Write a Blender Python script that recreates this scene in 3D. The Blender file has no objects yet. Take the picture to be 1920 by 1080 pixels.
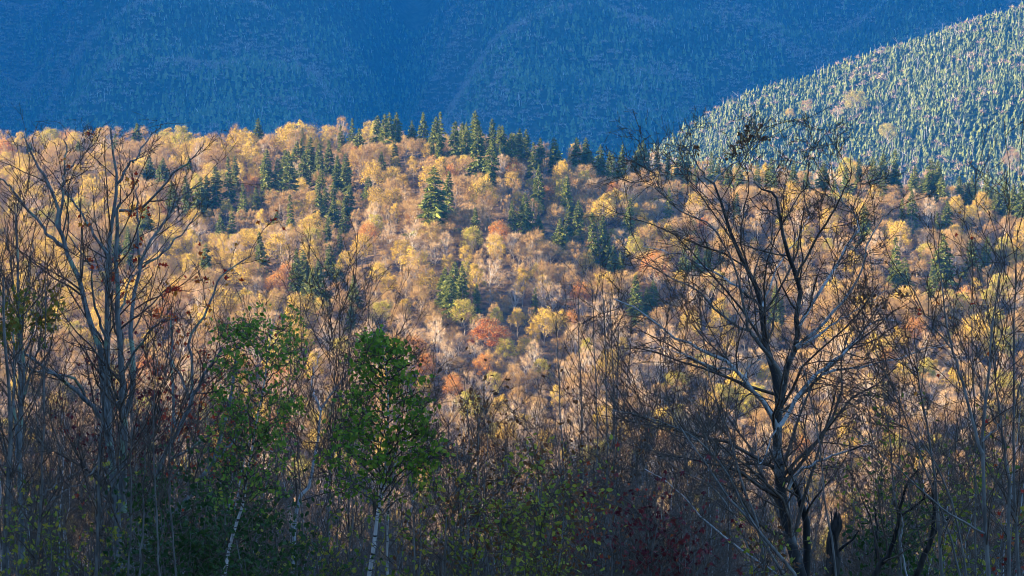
import bpy, math, random
import numpy as np
from mathutils import Vector, noise as mnoise

R = math.radians
rng = np.random.default_rng(7)
random.seed(7)
SC = bpy.context.scene
COL = SC.collection

# ------------------------------------------------------------------ camera, light, exposure
F = 3583.0                      # focal length in pixels of a 1920 wide frame
PITCH = math.atan(340.0 / F)    # looking slightly down into the valley
cam = bpy.data.cameras.new('camera')
cam.sensor_width = 36.0
cam.lens = 36.0 * F / 1920.0
cam.clip_start = 0.5
cam.clip_end = 20000
camo = bpy.data.objects.new('camera', cam)
camo.rotation_euler = (R(90) - PITCH, 0, 0)
COL.objects.link(camo)
SC.camera = camo

SUN_EL = 14.0
SUN_AZ = (-math.cos(R(3)), -math.sin(R(3)))       # towards the sun: straight from the left
w = bpy.data.worlds.new('World')
SC.world = w
w.use_nodes = True
nt = w.node_tree
bg = nt.nodes['Background']
sky = nt.nodes.new('ShaderNodeTexSky')
sky.sky_type = 'NISHITA'
sky.sun_disc = False
sky.sun_elevation = R(SUN_EL)
sky.sun_rotation = math.atan2(SUN_AZ[0], SUN_AZ[1])
sky.air_density = 1.0
sky.dust_density = 0.3
sky.ozone_density = 3.4
nt.links.new(sky.outputs[0], bg.inputs[0])
bg.inputs[1].default_value = 0.07
sl = bpy.data.lights.new('sun', 'SUN')
sl.energy = 5.0
sl.angle = R(0.5)
sl.color = (1.0, 0.76, 0.43)
slo = bpy.data.objects.new('sun', sl)
sd = Vector((SUN_AZ[0] * math.cos(R(SUN_EL)), SUN_AZ[1] * math.cos(R(SUN_EL)), math.sin(R(SUN_EL))))
slo.rotation_euler = sd.to_track_quat('Z', 'Y').to_euler()
slo.location = sd * 50
COL.objects.link(slo)
SC.view_settings.view_transform = 'Standard'
SC.view_settings.look = 'None'
SC.view_settings.gamma = 1.0
SC.view_settings.exposure = 3.18
SC.view_settings.use_curve_mapping = False
cy = SC.cycles
cy.max_bounces = 4
cy.diffuse_bounces = 2
cy.glossy_bounces = 1
cy.transmission_bounces = 2
cy.transparent_max_bounces = 4
cy.volume_bounces = 0
cy.caustics_reflective = False
cy.caustics_refractive = False
cy.use_denoising = True
cy.use_adaptive_sampling = False
cy.filter_width = 1.0

# ------------------------------------------------------------------ helpers
def px(u, v, D):
    """world point at depth D (metres along y) seen at pixel (u, v) of the 1920x1080 photograph"""
    x = (u - 960) / F
    yc = -(v - 540) / F
    c, s = math.cos(PITCH), math.sin(PITCH)
    wy = c + yc * s
    wz = -s + yc * c
    k = D / wy
    return np.array([x * k, D, wz * k])

def proj(p):
    """pixel of world points (n,3)"""
    p = np.atleast_2d(p)
    c, s = math.cos(PITCH), math.sin(PITCH)
    d = p[:, 1] * c - p[:, 2] * s
    up = p[:, 1] * s + p[:, 2] * c
    return np.stack([960 + F * p[:, 0] / d, 540 - F * up / d], 1)

class MB:
    """collects faces, builds one mesh"""
    def __init__(s):
        s.v = []; s.f = []; s.m = []; s.n = 0; s.sm = []
    def add(s, v, f, m=0, smooth=False):
        v = np.asarray(v, dtype=np.float64).reshape(-1, 3)
        f = np.asarray(f, dtype=np.int64)
        s.v.append(v); s.f.append(f + s.n); s.m.append(np.full(len(f), m)); s.sm.append(np.full(len(f), smooth))
        s.n += len(v)
        return s
    def mesh(s, name, mats):
        me = bpy.data.meshes.new(name)
        v = np.concatenate(s.v) if s.v else np.zeros((0, 3))
        nl = sum(f.size for f in s.f)
        npoly = sum(len(f) for f in s.f)
        me.vertices.add(len(v)); me.loops.add(nl); me.polygons.add(npoly)
        me.vertices.foreach_set('co', v.astype(np.float32).ravel())
        li = np.concatenate([f.ravel() for f in s.f])
        tot = np.concatenate([np.full(len(f), f.shape[1]) for f in s.f])
        start = np.concatenate([[0], np.cumsum(tot)[:-1]])
        me.loops.foreach_set('vertex_index', li.astype(np.int32))
        me.polygons.foreach_set('loop_start', start.astype(np.int32))
        me.polygons.foreach_set('loop_total', tot.astype(np.int32))
        me.polygons.foreach_set('material_index', np.concatenate(s.m).astype(np.int32))
        me.polygons.foreach_set('use_smooth', np.concatenate(s.sm))
        for m in mats:
            me.materials.append(m)
        me.update(calc_edges=True)
        return me

def link(name, me, parent=None, loc=None):
    o = bpy.data.objects.new(name, me)
    COL.objects.link(o)
    if parent is not None:
        o.parent = parent
    if loc is not None:
        o.location = loc
    return o

def tag(o, label=None, cat=None, group=None, kind=None):
    if label: o['label'] = label
    if cat: o['category'] = cat
    if group: o['group'] = group
    if kind: o['kind'] = kind
    return o

def thing(name, label, cat, loc, group=None):
    o = link(name, None)
    o.location = loc
    o.empty_display_size = 0.2
    return tag(o, label, cat, group)

def norm(a):
    return a / np.maximum(np.linalg.norm(a, axis=-1, keepdims=True), 1e-9)

def tubes(mb, P, Rr, ns=3, m=0, smooth=True):
    """P (B,n,3), Rr (B,n): tubes as quads"""
    B, n, _ = P.shape
    if B == 0: return
    T = np.empty_like(P)
    T[:, 1:-1] = P[:, 2:] - P[:, :-2]
    T[:, 0] = P[:, 1] - P[:, 0]; T[:, -1] = P[:, -1] - P[:, -2]
    T = norm(T)
    mean = norm(P[:, -1] - P[:, 0])
    ref = np.where(np.abs(mean[:, 2:3]) > 0.7, np.array([[1.0, 0.1, 0]]), np.array([[0, 0.1, 1.0]]))
    U = norm(np.cross(T, ref[:, None, :]))
    V = np.cross(T, U)
    ang = np.arange(ns) * 2 * np.pi / ns
    ring = P[:, :, None, :] + Rr[:, :, None, None] * (U[:, :, None, :] * np.cos(ang)[:, None] + V[:, :, None, :] * np.sin(ang)[:, None])
    base = (np.arange(B) * n * ns)[:, None, None]
    i = (np.arange(n - 1) * ns)[None, :, None]
    j = np.arange(ns)[None, None, :]; j2 = (j + 1) % ns
    q = np.stack([base + i + j, base + i + j2, base + i + ns + j2, base + i + ns + j], -1)
    mb.add(ring.reshape(-1, 3), q.reshape(-1, 4), m, smooth)

def spawn(P, Rr, per, t=(0.2, 1.0), ang=(45, 12), lr=0.5, lim=(0.1, 9), npts=5, up=0.0, wig=0.08, rs=0.5, rmin=0.003, fall=0.5, out=None, rend=0.3):
    """children of the branches P, all at once"""
    B, n, _ = P.shape
    plen = np.linalg.norm(np.diff(P, axis=1), axis=2).sum(1)
    per = np.broadcast_to(np.asarray(per), (B,)).astype(float)
    cnt = np.floor(per + rng.random(B)).astype(int)
    idx = np.repeat(np.arange(B), cnt)
    C = len(idx)
    if C == 0:
        return np.zeros((0, npts, 3)), np.zeros((0, npts))
    tt = rng.uniform(t[0], t[1], C)
    f = np.clip(tt * (n - 1), 0, n - 1.001)
    k = f.astype(int); fr = (f - k)[:, None]
    pos = P[idx, k] * (1 - fr) + P[idx, k + 1] * fr
    tan = norm(P[idx, k + 1] - P[idx, k])
    rr = Rr[idx, k] * (1 - fr[:, 0]) + Rr[idx, k + 1] * fr[:, 0]
    perp = norm(np.cross(tan, rng.normal(size=(C, 3))))
    a = np.radians(rng.normal(ang[0], ang[1], C))[:, None]
    d = norm(np.cos(a) * tan + np.sin(a) * perp)
    L = np.clip(plen[idx] * lr * (1 - fall * tt) * rng.lognormal(0, 0.28, C), lim[0], lim[1])
    step = (L / (npts - 1))[:, None]
    pts = np.empty((C, npts, 3)); pts[:, 0] = pos
    for q in range(1, npts):
        d = d + rng.normal(size=(C, 3)) * wig
        d[:, 2] += up
        d = norm(d)
        pts[:, q] = pts[:, q - 1] + d * step
    r0 = np.maximum(rr * rs, rmin)
    rad = r0[:, None] * (1 - (1 - rend) * np.linspace(0, 1, npts)[None]) 
    return pts, np.maximum(rad, rmin * 0.7)

def blades(mb, pos, d, L, W, m=0):
    """tapered twig blades, one triangle each"""
    n = len(pos)
    side = norm(np.cross(d, rng.normal(size=(n, 3)))) * (W / 2)[:, None]
    v = np.stack([pos - side, pos + side, pos + d * L[:, None]], 1)
    mb.add(v.reshape(-1, 3), np.arange(n * 3).reshape(-1, 3), m)

LEAF = np.array([[0, 0, 0], [-.3, .32, .05], [0, .4, -.05], [.3, .32, .05], [-.22, .7, .03], [.22, .7, .03], [0, 1, -.06]])
LEAF_F = np.array([[0, 2, 1], [0, 3, 2], [1, 2, 4], [2, 3, 5], [2, 6, 4], [2, 5, 6]])
def maple_leaf():
    pts = [(0, 0)]
    for a, r in ((-60, .42), (-95, .62), (-62, .40), (-48, .85), (-28, .48), (0, 1.0), (28, .48), (48, .85), (62, .40), (95, .62), (60, .42)):
        pts.append((math.sin(R(a)) * r * .85, math.cos(R(a)) * r * .85 + .12))
    v = [(x, y, 0.08 * abs(x)) for x, y in pts]
    v.append((0, .35, -.03))
    c = len(v) - 1
    f = [(c, i, (i + 1) % c) for i in range(c)]
    return np.array(v), np.array([(a, c2, b) for a, b, c2 in f])
MLEAF, MLEAF_F = maple_leaf()

def leaf_frames(n, droop=0.5, spread=1.0):
    y = rng.normal(size=(n, 3)) * spread; y[:, 2] -= droop
    y = norm(y)
    x = norm(np.cross(y, rng.normal(size=(n, 3))))
    z = np.cross(x, y)
    return x, y, z

def leaves(mb, pos, size, m=0, shape=None, droop=0.5):
    tv, tf = shape if shape else (LEAF, LEAF_F)
    n = len(pos)
    if n == 0: return
    x, y, z = leaf_frames(n, droop)
    s = np.broadcast_to(np.asarray(size, dtype=float), (n,))[:, None, None]
    v = pos[:, None] + s * (tv[None, :, 0:1] * x[:, None] + tv[None, :, 1:2] * y[:, None] + tv[None, :, 2:3] * z[:, None])
    f = tf[None] + (np.arange(n) * len(tv))[:, None, None]
    mb.add(v.reshape(-1, 3), f.reshape(-1, 3), m)

def resample(pts, n, jit=0.0):
    """Catmull-Rom through the points"""
    p = np.asarray(pts, dtype=float)
    p = np.vstack([2 * p[0] - p[1], p, 2 * p[-1] - p[-2]])
    m = len(p) - 3
    t = np.linspace(0, m - 1e-6, n); i = t.astype(int); f = (t - i)[:, None]
    a, b, c, d = p[i], p[i + 1], p[i + 2], p[i + 3]
    o = 0.5 * (2 * b + (c - a) * f + (2 * a - 5 * b + 4 * c - d) * f ** 2 + (3 * b - a - 3 * c + d) * f ** 3)
    if jit: o[1:-1] += rng.normal(size=o[1:-1].shape) * jit
    return o

# ------------------------------------------------------------------ materials
def mat(name):
    m = bpy.data.materials.new(name)
    m.use_nodes = True
    t = m.node_tree
    b = t.nodes['Principled BSDF']
    b.inputs['Roughness'].default_value = 0.85
    b.inputs['Specular IOR Level'].default_value = 0.15
    return m, t, b

def ramp(t, fac, stops):
    r = t.nodes.new('ShaderNodeValToRGB')
    e = r.color_ramp.elements
    while len(e) < len(stops): e.new(0.5)
    for x, (p, c) in zip(e, stops):
        x.position = p; x.color = (*c, 1)
    t.links.new(fac, r.inputs[0])
    return r.outputs[0]

def leaf_mat(name, cols, trans=0.35, vary_obj=0.0):
    """colour by leaf (random per island), a little per object"""
    m, t, b = mat(name)
    g = t.nodes.new('ShaderNodeNewGeometry')
    n = len(cols)
    fac = g.outputs['Random Per Island']
    if vary_obj:
        oi = t.nodes.new('ShaderNodeObjectInfo')
        mx = t.nodes.new('ShaderNodeMix')
        mx.inputs[0].default_value = vary_obj
        t.links.new(fac, mx.inputs[2]); t.links.new(oi.outputs['Random'], mx.inputs[3])
        fac = mx.outputs[0]
    c = ramp(t, fac, [(i / max(n - 1, 1), k) for i, k in enumerate(cols)])
    t.links.new(c, b.inputs['Base Color'])
    b.inputs['Roughness'].default_value = 0.6
    b.inputs['Specular IOR Level'].default_value = 0.25
    if trans:
        tr = t.nodes.new('ShaderNodeBsdfTranslucent')
        t.links.new(c, tr.inputs[0])
        ms = t.nodes.new('ShaderNodeMixShader')
        ms.inputs[0].default_value = trans
        out = [x for x in t.nodes if x.type == 'OUTPUT_MATERIAL'][0]
        t.links.new(b.outputs[0], ms.inputs[1]); t.links.new(tr.outputs[0], ms.inputs[2])
        t.links.new(ms.outputs[0], out.inputs[0])
    return m

def bark_mat(name, dark, light, scale=6.0, lichen=None, lich_amt=0.55, band=None, stretch=(1, 1, 0.25)):
    m, t, b = mat(name)
    tc = t.nodes.new('ShaderNodeTexCoord')
    mp = t.nodes.new('ShaderNodeMapping')
    mp.inputs['Scale'].default_value = stretch
    t.links.new(tc.outputs['Object'], mp.inputs[0])
    n1 = t.nodes.new('ShaderNodeTexNoise')
    n1.inputs['Scale'].default_value = scale * 5; n1.inputs['Detail'].default_value = 5
    t.links.new(mp.outputs[0], n1.inputs['Vector'])
    col = ramp(t, n1.outputs[0], [(0.36, dark), (0.62, light)])
    def over(c, fac_out, colour, amt):
        mx = t.nodes.new('ShaderNodeMix'); mx.data_type = 'RGBA'
        t.links.new(fac_out, mx.inputs[0]); t.links.new(c, mx.inputs[6]); mx.inputs[7].default_value = (*colour, 1)
        return mx.outputs[2]
    if lichen:
        n2 = t.nodes.new('ShaderNodeTexNoise')
        n2.inputs['Scale'].default_value = scale; n2.inputs['Detail'].default_value = 3
        t.links.new(tc.outputs['Object'], n2.inputs['Vector'])
        mr = t.nodes.new('ShaderNodeMapRange')
        mr.inputs[1].default_value = lich_amt; mr.inputs[2].default_value = lich_amt + 0.08
        t.links.new(n2.outputs[0], mr.inputs[0])
        col = over(col, mr.outputs[0], lichen, 1)
    if band:
        mp2 = t.nodes.new('ShaderNodeMapping')
        mp2.inputs['Scale'].default_value = (6, 6, 42)
        t.links.new(tc.outputs['Object'], mp2.inputs[0])
        n3 = t.nodes.new('ShaderNodeTexNoise')
        n3.inputs['Scale'].default_value = 1.0; n3.inputs['Detail'].default_value = 2
        t.links.new(mp2.outputs[0], n3.inputs['Vector'])
        mr = t.nodes.new('ShaderNodeMapRange')
        mr.inputs[1].default_value = band[1]; mr.inputs[2].default_value = band[1] + 0.06
        t.links.new(n3.outputs[0], mr.inputs[0])
        col = over(col, mr.outputs[0], band[0], 1)
    t.links.new(col, b.inputs['Base Color'])
    bp = t.nodes.new('ShaderNodeBump')
    bp.inputs['Strength'].default_value = 0.5; bp.inputs['Distance'].default_value = 0.01
    t.links.new(n1.outputs[0], bp.inputs['Height'])
    t.links.new(bp.outputs[0], b.inputs['Normal'])
    return m

M_maple = bark_mat('grey_maple_bark', (0.075, 0.072, 0.068), (0.19, 0.185, 0.175), 4, lichen=(0.20, 0.25, 0.17), lich_amt=0.56)
M_twig = bark_mat('dark_twig_bark', (0.050, 0.036, 0.028), (0.125, 0.092, 0.070), 3)
M_grey = bark_mat('grey_sapling_bark', (0.085, 0.075, 0.066), (0.19, 0.17, 0.15), 4)
M_pale = bark_mat('pale_grey_bark', (0.20, 0.20, 0.20), (0.40, 0.39, 0.38), 4)
M_ybirch = bark_mat('yellow_birch_bark', (0.045, 0.04, 0.037), (0.21, 0.195, 0.18), 2.2, lichen=(0.036, 0.033, 0.031), lich_amt=0.40)
M_ybranch = bark_mat('birch_limb_bark', (0.20, 0.19, 0.18), (0.48, 0.46, 0.44), 2.5, lichen=(0.06, 0.055, 0.05), lich_amt=0.58)
M_wbirch = bark_mat('white_birch_bark', (0.30, 0.26, 0.24), (0.56, 0.50, 0.46), 3, band=((0.05, 0.04, 0.035), 0.56))
M_stump = bark_mat('dark_stump_bark', (0.012, 0.011, 0.010), (0.05, 0.042, 0.035), 4)

M_hbark = bark_mat('hill_trunk_bark', (0.18, 0.145, 0.11), (0.36, 0.30, 0.235), 0.5)
M_hpale = bark_mat('hill_pale_bark', (0.34, 0.30, 0.26), (0.52, 0.47, 0.42), 0.5)
M_tan = leaf_mat('tan_twigs', [(0.20, 0.12, 0.048), (0.36, 0.23, 0.09), (0.50, 0.355, 0.15)], 0.15, 0.35)
M_rust = leaf_mat('rust_twigs', [(0.17, 0.10, 0.042), (0.30, 0.185, 0.07), (0.41, 0.28, 0.11)], 0.15, 0.35)
M_paletw = leaf_mat('pale_twigs', [(0.30, 0.195, 0.115), (0.46, 0.32, 0.18), (0.56, 0.42, 0.25)], 0.15, 0.3)
M_gold = leaf_mat('golden_leaves', [(0.34, 0.22, 0.03), (0.52, 0.37, 0.045), (0.62, 0.50, 0.085)], 0.4, 0.4)
M_ygreen = leaf_mat('yellow_green_leaves', [(0.25, 0.24, 0.03), (0.40, 0.36, 0.05), (0.50, 0.44, 0.09)], 0.4, 0.3)
M_orange = leaf_mat('orange_leaves', [(0.38, 0.13, 0.025), (0.52, 0.22, 0.04), (0.56, 0.30, 0.07)], 0.4, 0.3)
M_redhill = leaf_mat('russet_red_leaves', [(0.26, 0.075, 0.02), (0.40, 0.13, 0.028), (0.46, 0.23, 0.05)], 0.35, 0.2)
M_spruce = leaf_mat('spruce_needles', [(0.055, 0.085, 0.013), (0.125, 0.155, 0.022), (0.25, 0.255, 0.04)], 0.25, 0.3)
M_fir = leaf_mat('fir_needles', [(0.035, 0.055, 0.010), (0.065, 0.084, 0.012), (0.095, 0.108, 0.018)], 0.0)
M_firdark = leaf_mat('fir_needles_painted_shade', [(0.010, 0.030, 0.020), (0.022, 0.055, 0.034), (0.045, 0.085, 0.050)], 0.0)  # darker, bluer fir copy; the mountain's shade is put in the colour
M_firlight = leaf_mat('fir_needles_painted_lighter', [(0.035, 0.075, 0.030), (0.07, 0.125, 0.048), (0.12, 0.17, 0.065)], 0.0)  # paler fir copy; lightness low on the mountain is put in the colour
M_dead = leaf_mat('dead_trunk_wood', [(0.22, 0.20, 0.19), (0.40, 0.37, 0.35), (0.55, 0.52, 0.49)], 0.0)
M_scrub = leaf_mat('scrub_twigs', [(0.14, 0.10, 0.08), (0.24, 0.18, 0.14), (0.36, 0.25, 0.15)], 0.1)

M_mscrub = leaf_mat('mountain_scrub_twigs', [(0.12, 0.12, 0.11), (0.22, 0.205, 0.19), (0.34, 0.29, 0.24)], 0.1)
M_mdead = leaf_mat('grey_dead_trunk_wood', [(0.28, 0.28, 0.28), (0.45, 0.45, 0.45), (0.66, 0.66, 0.65)], 0.0)
M_green = leaf_mat('green_birch_leaves', [(0.07, 0.14, 0.016), (0.14, 0.24, 0.024), (0.23, 0.34, 0.034), (0.36, 0.38, 0.04)], 0.55)
M_green2 = leaf_mat('light_green_birch_leaves', [(0.075, 0.16, 0.024), (0.14, 0.25, 0.036), (0.22, 0.31, 0.045), (0.40, 0.36, 0.05)], 0.5)
M_beech = leaf_mat('beech_leaves', [(0.18, 0.065, 0.02), (0.13, 0.055, 0.02), (0.16, 0.20, 0.025), (0.28, 0.28, 0.035), (0.42, 0.33, 0.035)], 0.45)
M_brownl = leaf_mat('dry_brown_leaves', [(0.10, 0.04, 0.016), (0.20, 0.08, 0.03), (0.26, 0.12, 0.045)], 0.35)
M_redl = leaf_mat('red_maple_leaves', [(0.22, 0.02, 0.018), (0.38, 0.045, 0.02), (0.42, 0.12, 0.025)], 0.4)
M_burg = leaf_mat('burgundy_leaves', [(0.07, 0.010, 0.014), (0.15, 0.016, 0.022), (0.20, 0.04, 0.03)], 0.3)
M_mixed = leaf_mat('yellow_green_shrub_leaves', [(0.08, 0.14, 0.018), (0.17, 0.21, 0.024), (0.32, 0.29, 0.035), (0.40, 0.27, 0.035)], 0.45)
M_under = leaf_mat('deep_green_leaves', [(0.020, 0.048, 0.012), (0.035, 0.075, 0.016), (0.06, 0.095, 0.02)], 0.35)
M_og = leaf_mat('orange_green_leaves', [(0.12, 0.14, 0.02), (0.20, 0.17, 0.025), (0.34, 0.14, 0.025)], 0.4)

def ground_mat():
    m, t, b = mat('leaf_litter_ground')
    tc = t.nodes.new('ShaderNodeTexCoord')
    n1 = t.nodes.new('ShaderNodeTexNoise'); n1.inputs['Scale'].default_value = 0.35; n1.inputs['Detail'].default_value = 8
    t.links.new(tc.outputs['Object'], n1.inputs['Vector'])
    c = ramp(t, n1.outputs[0], [(0.35, (0.035, 0.028, 0.018)), (0.5, (0.11, 0.072, 0.042)), (0.66, (0.19, 0.125, 0.07))])
    t.links.new(c, b.inputs['Base Color'])
    bp = t.nodes.new('ShaderNodeBump'); bp.inputs['Strength'].default_value = 0.7; bp.inputs['Distance'].default_value = 0.5
    t.links.new(n1.outputs[0], bp.inputs['Height']); t.links.new(bp.outputs[0], b.inputs['Normal'])
    return m
M_ground = ground_mat()
def floor_mat():
    m, t, b = mat('mossy_forest_floor')
    tc = t.nodes.new('ShaderNodeTexCoord')
    n1 = t.nodes.new('ShaderNodeTexNoise'); n1.inputs['Scale'].default_value = 0.12; n1.inputs['Detail'].default_value = 8
    t.links.new(tc.outputs['Object'], n1.inputs['Vector'])
    c = ramp(t, n1.outputs[0], [(0.35, (0.012, 0.020, 0.010)), (0.55, (0.026, 0.038, 0.018)), (0.7, (0.055, 0.052, 0.034))])
    t.links.new(c, b.inputs['Base Color'])
    return m
M_floor = floor_mat()

# ------------------------------------------------------------------ terrain
CU = np.array([-400, 0, 100, 200, 400, 500, 600, 700, 800, 900, 950, 1000, 1100, 1200, 1400, 1500, 1600, 1700, 1800, 1920, 2300])
CV = np.array([262, 250, 245, 241, 241, 236, 229, 224, 224, 228, 240, 254, 274, 284, 298, 304, 306, 318, 340, 368, 430])
def sm(x, a, b):
    t = np.clip((x - a) / (b - a), 0, 1)
    return t * t * (3 - 2 * t)
def smax(a, b, k):
    h = np.clip(0.5 + 0.5 * (a - b) / k, 0, 1)
    return b * (1 - h) + a * h + k * h * (1 - h)
def wob(x, y, s, seed):
    """cheap smooth noise from a few sines"""
    r = np.random.default_rng(seed)
    o = 0
    for i in range(7):
        a = r.uniform(0, 2 * np.pi); k = r.uniform(0.6, 1.8) / s; ph = r.uniform(0, 6.3)
        o = o + np.sin((x * np.cos(a) + y * np.sin(a)) * k * 2 * np.pi + ph)
    return o / 4.0
def crest(a):
    u = 960 + a * F
    v = np.interp(u, CU, CV)
    D = np.interp(u, [0, 500, 960, 1400, 1920], [900, 800, 730, 740, 700])
    z = -(v - 200) / F * D - 11.5
    return D, z
def H(x, y):
    x = np.asarray(x, dtype=float); y = np.asarray(y, dtype=float)
    z0 = -1.7 - 0.27 * np.clip(y, -60, 1e9) + 0.35 * wob(x, y, 14, 1) * sm(np.hypot(x, y), 3, 15)
    z0 = np.maximum(z0, -104 + 2 * wob(x, y, 120, 2))
    # unseen spur, added beside the viewpoint; it keeps the near slope in shade
    side = 75 * sm(-x, 22 + 0.30 * np.clip(y, 0, 200), 150 + 0.3 * np.clip(y, 0, 200)) * (1 - sm(y, 70, 210)) * sm(y, -380, -120)
    z0 = z0 + side
    a = x / np.maximum(y, 150.0)
    D, zc = crest(np.clip(a, -0.45, 0.45))
    t = (y - 405) / (D - 405)
    face = -104 + (zc + 104) * (np.clip(t, 0, 1) ** 0.93) + 3.0 * wob(x, y, 70, 3) * sm(y, 400, 480) * (1 - sm(t, 0.85, 1))
    back = zc - 0.27 * (y - D) - 0.0 * y
    hill = np.where(y < D, face, np.maximum(back, -125))
    hill = np.where(y < 380, -140, hill)
    z = smax(z0, hill, 3.0)
    # sunlit spur on the right
    cz = -10 + 0.32 * (x - 161) - 0.30 * np.clip(200 - x, 0, 400)
    cz = np.where(x > 700, cz - 0.1 * (x - 700), cz)
    ridge_y = 1800 + 0.25 * (x - 300)
    dy = y - ridge_y
    spur = cz - np.where(dy < 0, 0.36 * -dy, 0.5 * dy) + 9 * wob(x, y, 260, 4) * sm(-dy, 0, 250)
    spur = np.where((y > 1000) & (y < 3200), spur, -300)
    z = smax(z, spur, 10.0)
    # the big shaded mountain
    g1 = -150 * np.exp(-(((a + 0.061 - 0.000012 * (y - 2500)) / 0.022) ** 2)) * sm(y, 2300, 2700)
    g2 = -120 * np.exp(-(((a + 0.262 - 0.00002 * (y - 2500)) / 0.03) ** 2)) * sm(y, 2250, 2600)
    g3 = -60 * np.exp(-(((a - 0.25) / 0.03) ** 2))
    mt = -95 + 0.40 * (y - 2250 + 120 * np.cos((a + 0.17) * 2 * np.pi / 0.21)) + g1 + g2 + g3 + 40 * wob(x, y, 420, 5) + 9 * wob(x, y, 150, 6)
    mt = np.where(y > 1900, np.minimum(mt, 900 + 0.05 * (y - 4700)), -300)
    z = smax(z, mt, 12.0)
    # its arm out of view on the left, added and shaped to shade it
    shade_arm = -120 + 1100 * sm(y, 1780, 1900) * np.exp(-((x + 1650) / 520.0) ** 2)
    shade_arm = np.where(y > 900, shade_arm, -300)
    z = smax(z, shade_arm, 10.0)
    return z

def axis(parts):
    o = [parts[0][0]]
    for a, b, s in parts:
        n = int(round((b - a) / s)); o += list(np.linspace(a, b, n + 1)[1:])
    return np.array(o)
gx = axis([(-4200, -1300, 90), (-1300, -260, 15), (-260, -60, 6), (-60, 60, 2.5), (60, 260, 6), (260, 1300, 15), (1300, 4200, 90)])
gy = axis([(-900, -100, 25), (-100, 150, 4), (150, 1000, 8), (1000, 2200, 20), (2200, 4800, 40), (4800, 6400, 100)])
XX, YY = np.meshgrid(gx, gy)
ZZ = H(XX, YY)
nx, ny = len(gx), len(gy)
ii = (np.arange(ny - 1)[:, None] * nx + np.arange(nx - 1)[None]).ravel()
mb = MB()
mb.add(np.stack([XX.ravel(), YY.ravel(), ZZ.ravel()], 1), np.stack([ii, ii + 1, ii + nx + 1, ii + nx], 1), 0, True)
mb.m[0] = np.where(((YY[:-1, :-1].ravel() > 1120)), 1, 0)
tag(link('ground', mb.mesh('ground', [M_ground, M_floor])), kind='structure')

def solve(u, vt, h, y0, y1):
    """where along the column u a tree of height h (metres, or pixels if negative) has its top at vt"""
    ys = np.linspace(y0, y1, 500)
    x = (u - 960) / F * ys * 1.0
    x = x * (math.cos(PITCH) + 0.0 * ys) + x * 0
    z = H(x, ys)
    # depth along the optical axis differs from y a little: correct x
    c, s = math.cos(PITCH), math.sin(PITCH)
    d = ys * c - z * s
    x = (u - 960) / F * d
    z = H(x, ys)
    hh = h if h > 0 else -h * d / F
    vtop = 540 - F * (ys * s + (z + hh) * c) / (ys * c - (z + hh) * s)
    k = np.argmin(np.abs(vtop - vt))
    return x[k], ys[k], z[k], (hh if np.isscalar(hh) else hh[k])

# ------------------------------------------------------------------ hill tree prototypes
def hardwood(h, cw, twigs, leafn, leaf_size=0.3, pale=False):
    """an upswept hardwood: trunk+limbs mesh, crown mesh"""
    base = np.array([[0, 0, -0.6], [0.1, 0, h * .2], [-.1, .1, h * .42], [.1, -.1, h * .62], [0, 0, h * .86]])
    base[1:, :2] += rng.normal(size=(4, 2)) * .25
    T = resample(base, 9)[None]
    TR = np.linspace(.21, .05, 9)[None] * (h / 14)
    nl = int(rng.integers(9, 22))
    az = np.arange(nl) * 2.4 + rng.uniform(0, 6)
    zz = np.linspace(.05, 1, nl) + rng.normal(size=nl) * .06
    zz = np.clip(zz, .02, .98)
    rad = np.sqrt(np.clip(1 - (zz * .95) ** 2, 0, 1)) * rng.uniform(.60, .86, nl) * cw / 2
    lob = np.stack([np.cos(az) * rad, np.sin(az) * rad, h * (.42 + .50 * zz) + rng.normal(size=nl) * .4], 1)
    q = np.linspace(0, 1, 7)[None, :, None]
    f0 = np.clip(.22 + .45 * zz * rng.uniform(.7, 1.1, nl), .2, .8)
    k0 = np.clip((f0 * 8).astype(int), 1, 7)
    st = T[0, k0]
    midp = st * .45 + lob * .55 + np.array([0, 0, -.10 * h]) * rng.uniform(.2, 1, (nl, 1))
    L1 = st[:, None] * (1 - q) ** 2 + 2 * midp[:, None] * q * (1 - q) + lob[:, None] * q ** 2
    L1[:, 1:-1] += rng.normal(size=(nl, 5, 3)) * .12
    R1 = np.linspace(.085, .03, 7)[None] * np.ones((nl, 1)) * h / 14
    L2, R2 = spawn(L1, R1, 7, (0.35, 1.0), (40, 12), .50, (.6, 3.2), 4, .08, .12, .6, .022, .3)
    tm = MB()
    tubes(tm, T, TR, 5); tubes(tm, L1, R1, 3)
    if pale: tubes(tm, L2, R2 * 1.2, 3)
    cm = MB()
    if not pale: tubes(cm, L2, R2, 3, 1)
    n = twigs
    li = rng.integers(0, nl, n)
    lr = cw * rng.uniform(.09, .25, nl)
    d0 = rng.normal(size=(n, 3)); d0[:, 2] += .45
    d0 = norm(d0 + norm(lob[li] - np.array([0, 0, h * .40])) * .7)
    pos = lob[li] + d0 * (lr[li] * rng.uniform(.05, .75, n) )[:, None]
    d = norm(d0 + rng.normal(size=(n, 3)) * .30 + np.array([0, 0, .25]))
    blades(cm, pos, d, lr[li] * rng.uniform(.4, 1.25, n), rng.uniform(.03, .08, n), 0)
    if leafn:
        i = rng.integers(0, nl, leafn)
        d0 = rng.normal(size=(leafn, 3)); d0[:, 2] += .4
        lp = lob[i] + norm(d0) * (lr[i] * rng.uniform(.3, 1.15, leafn))[:, None]
        leaves(cm, lp, rng.uniform(.6, 1.4, leafn) * leaf_size, 2, (LEAF[[0, 1, 3, 6]], np.array([[0, 2, 3], [0, 3, 1]])), .1)
    return tm, cm

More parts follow.
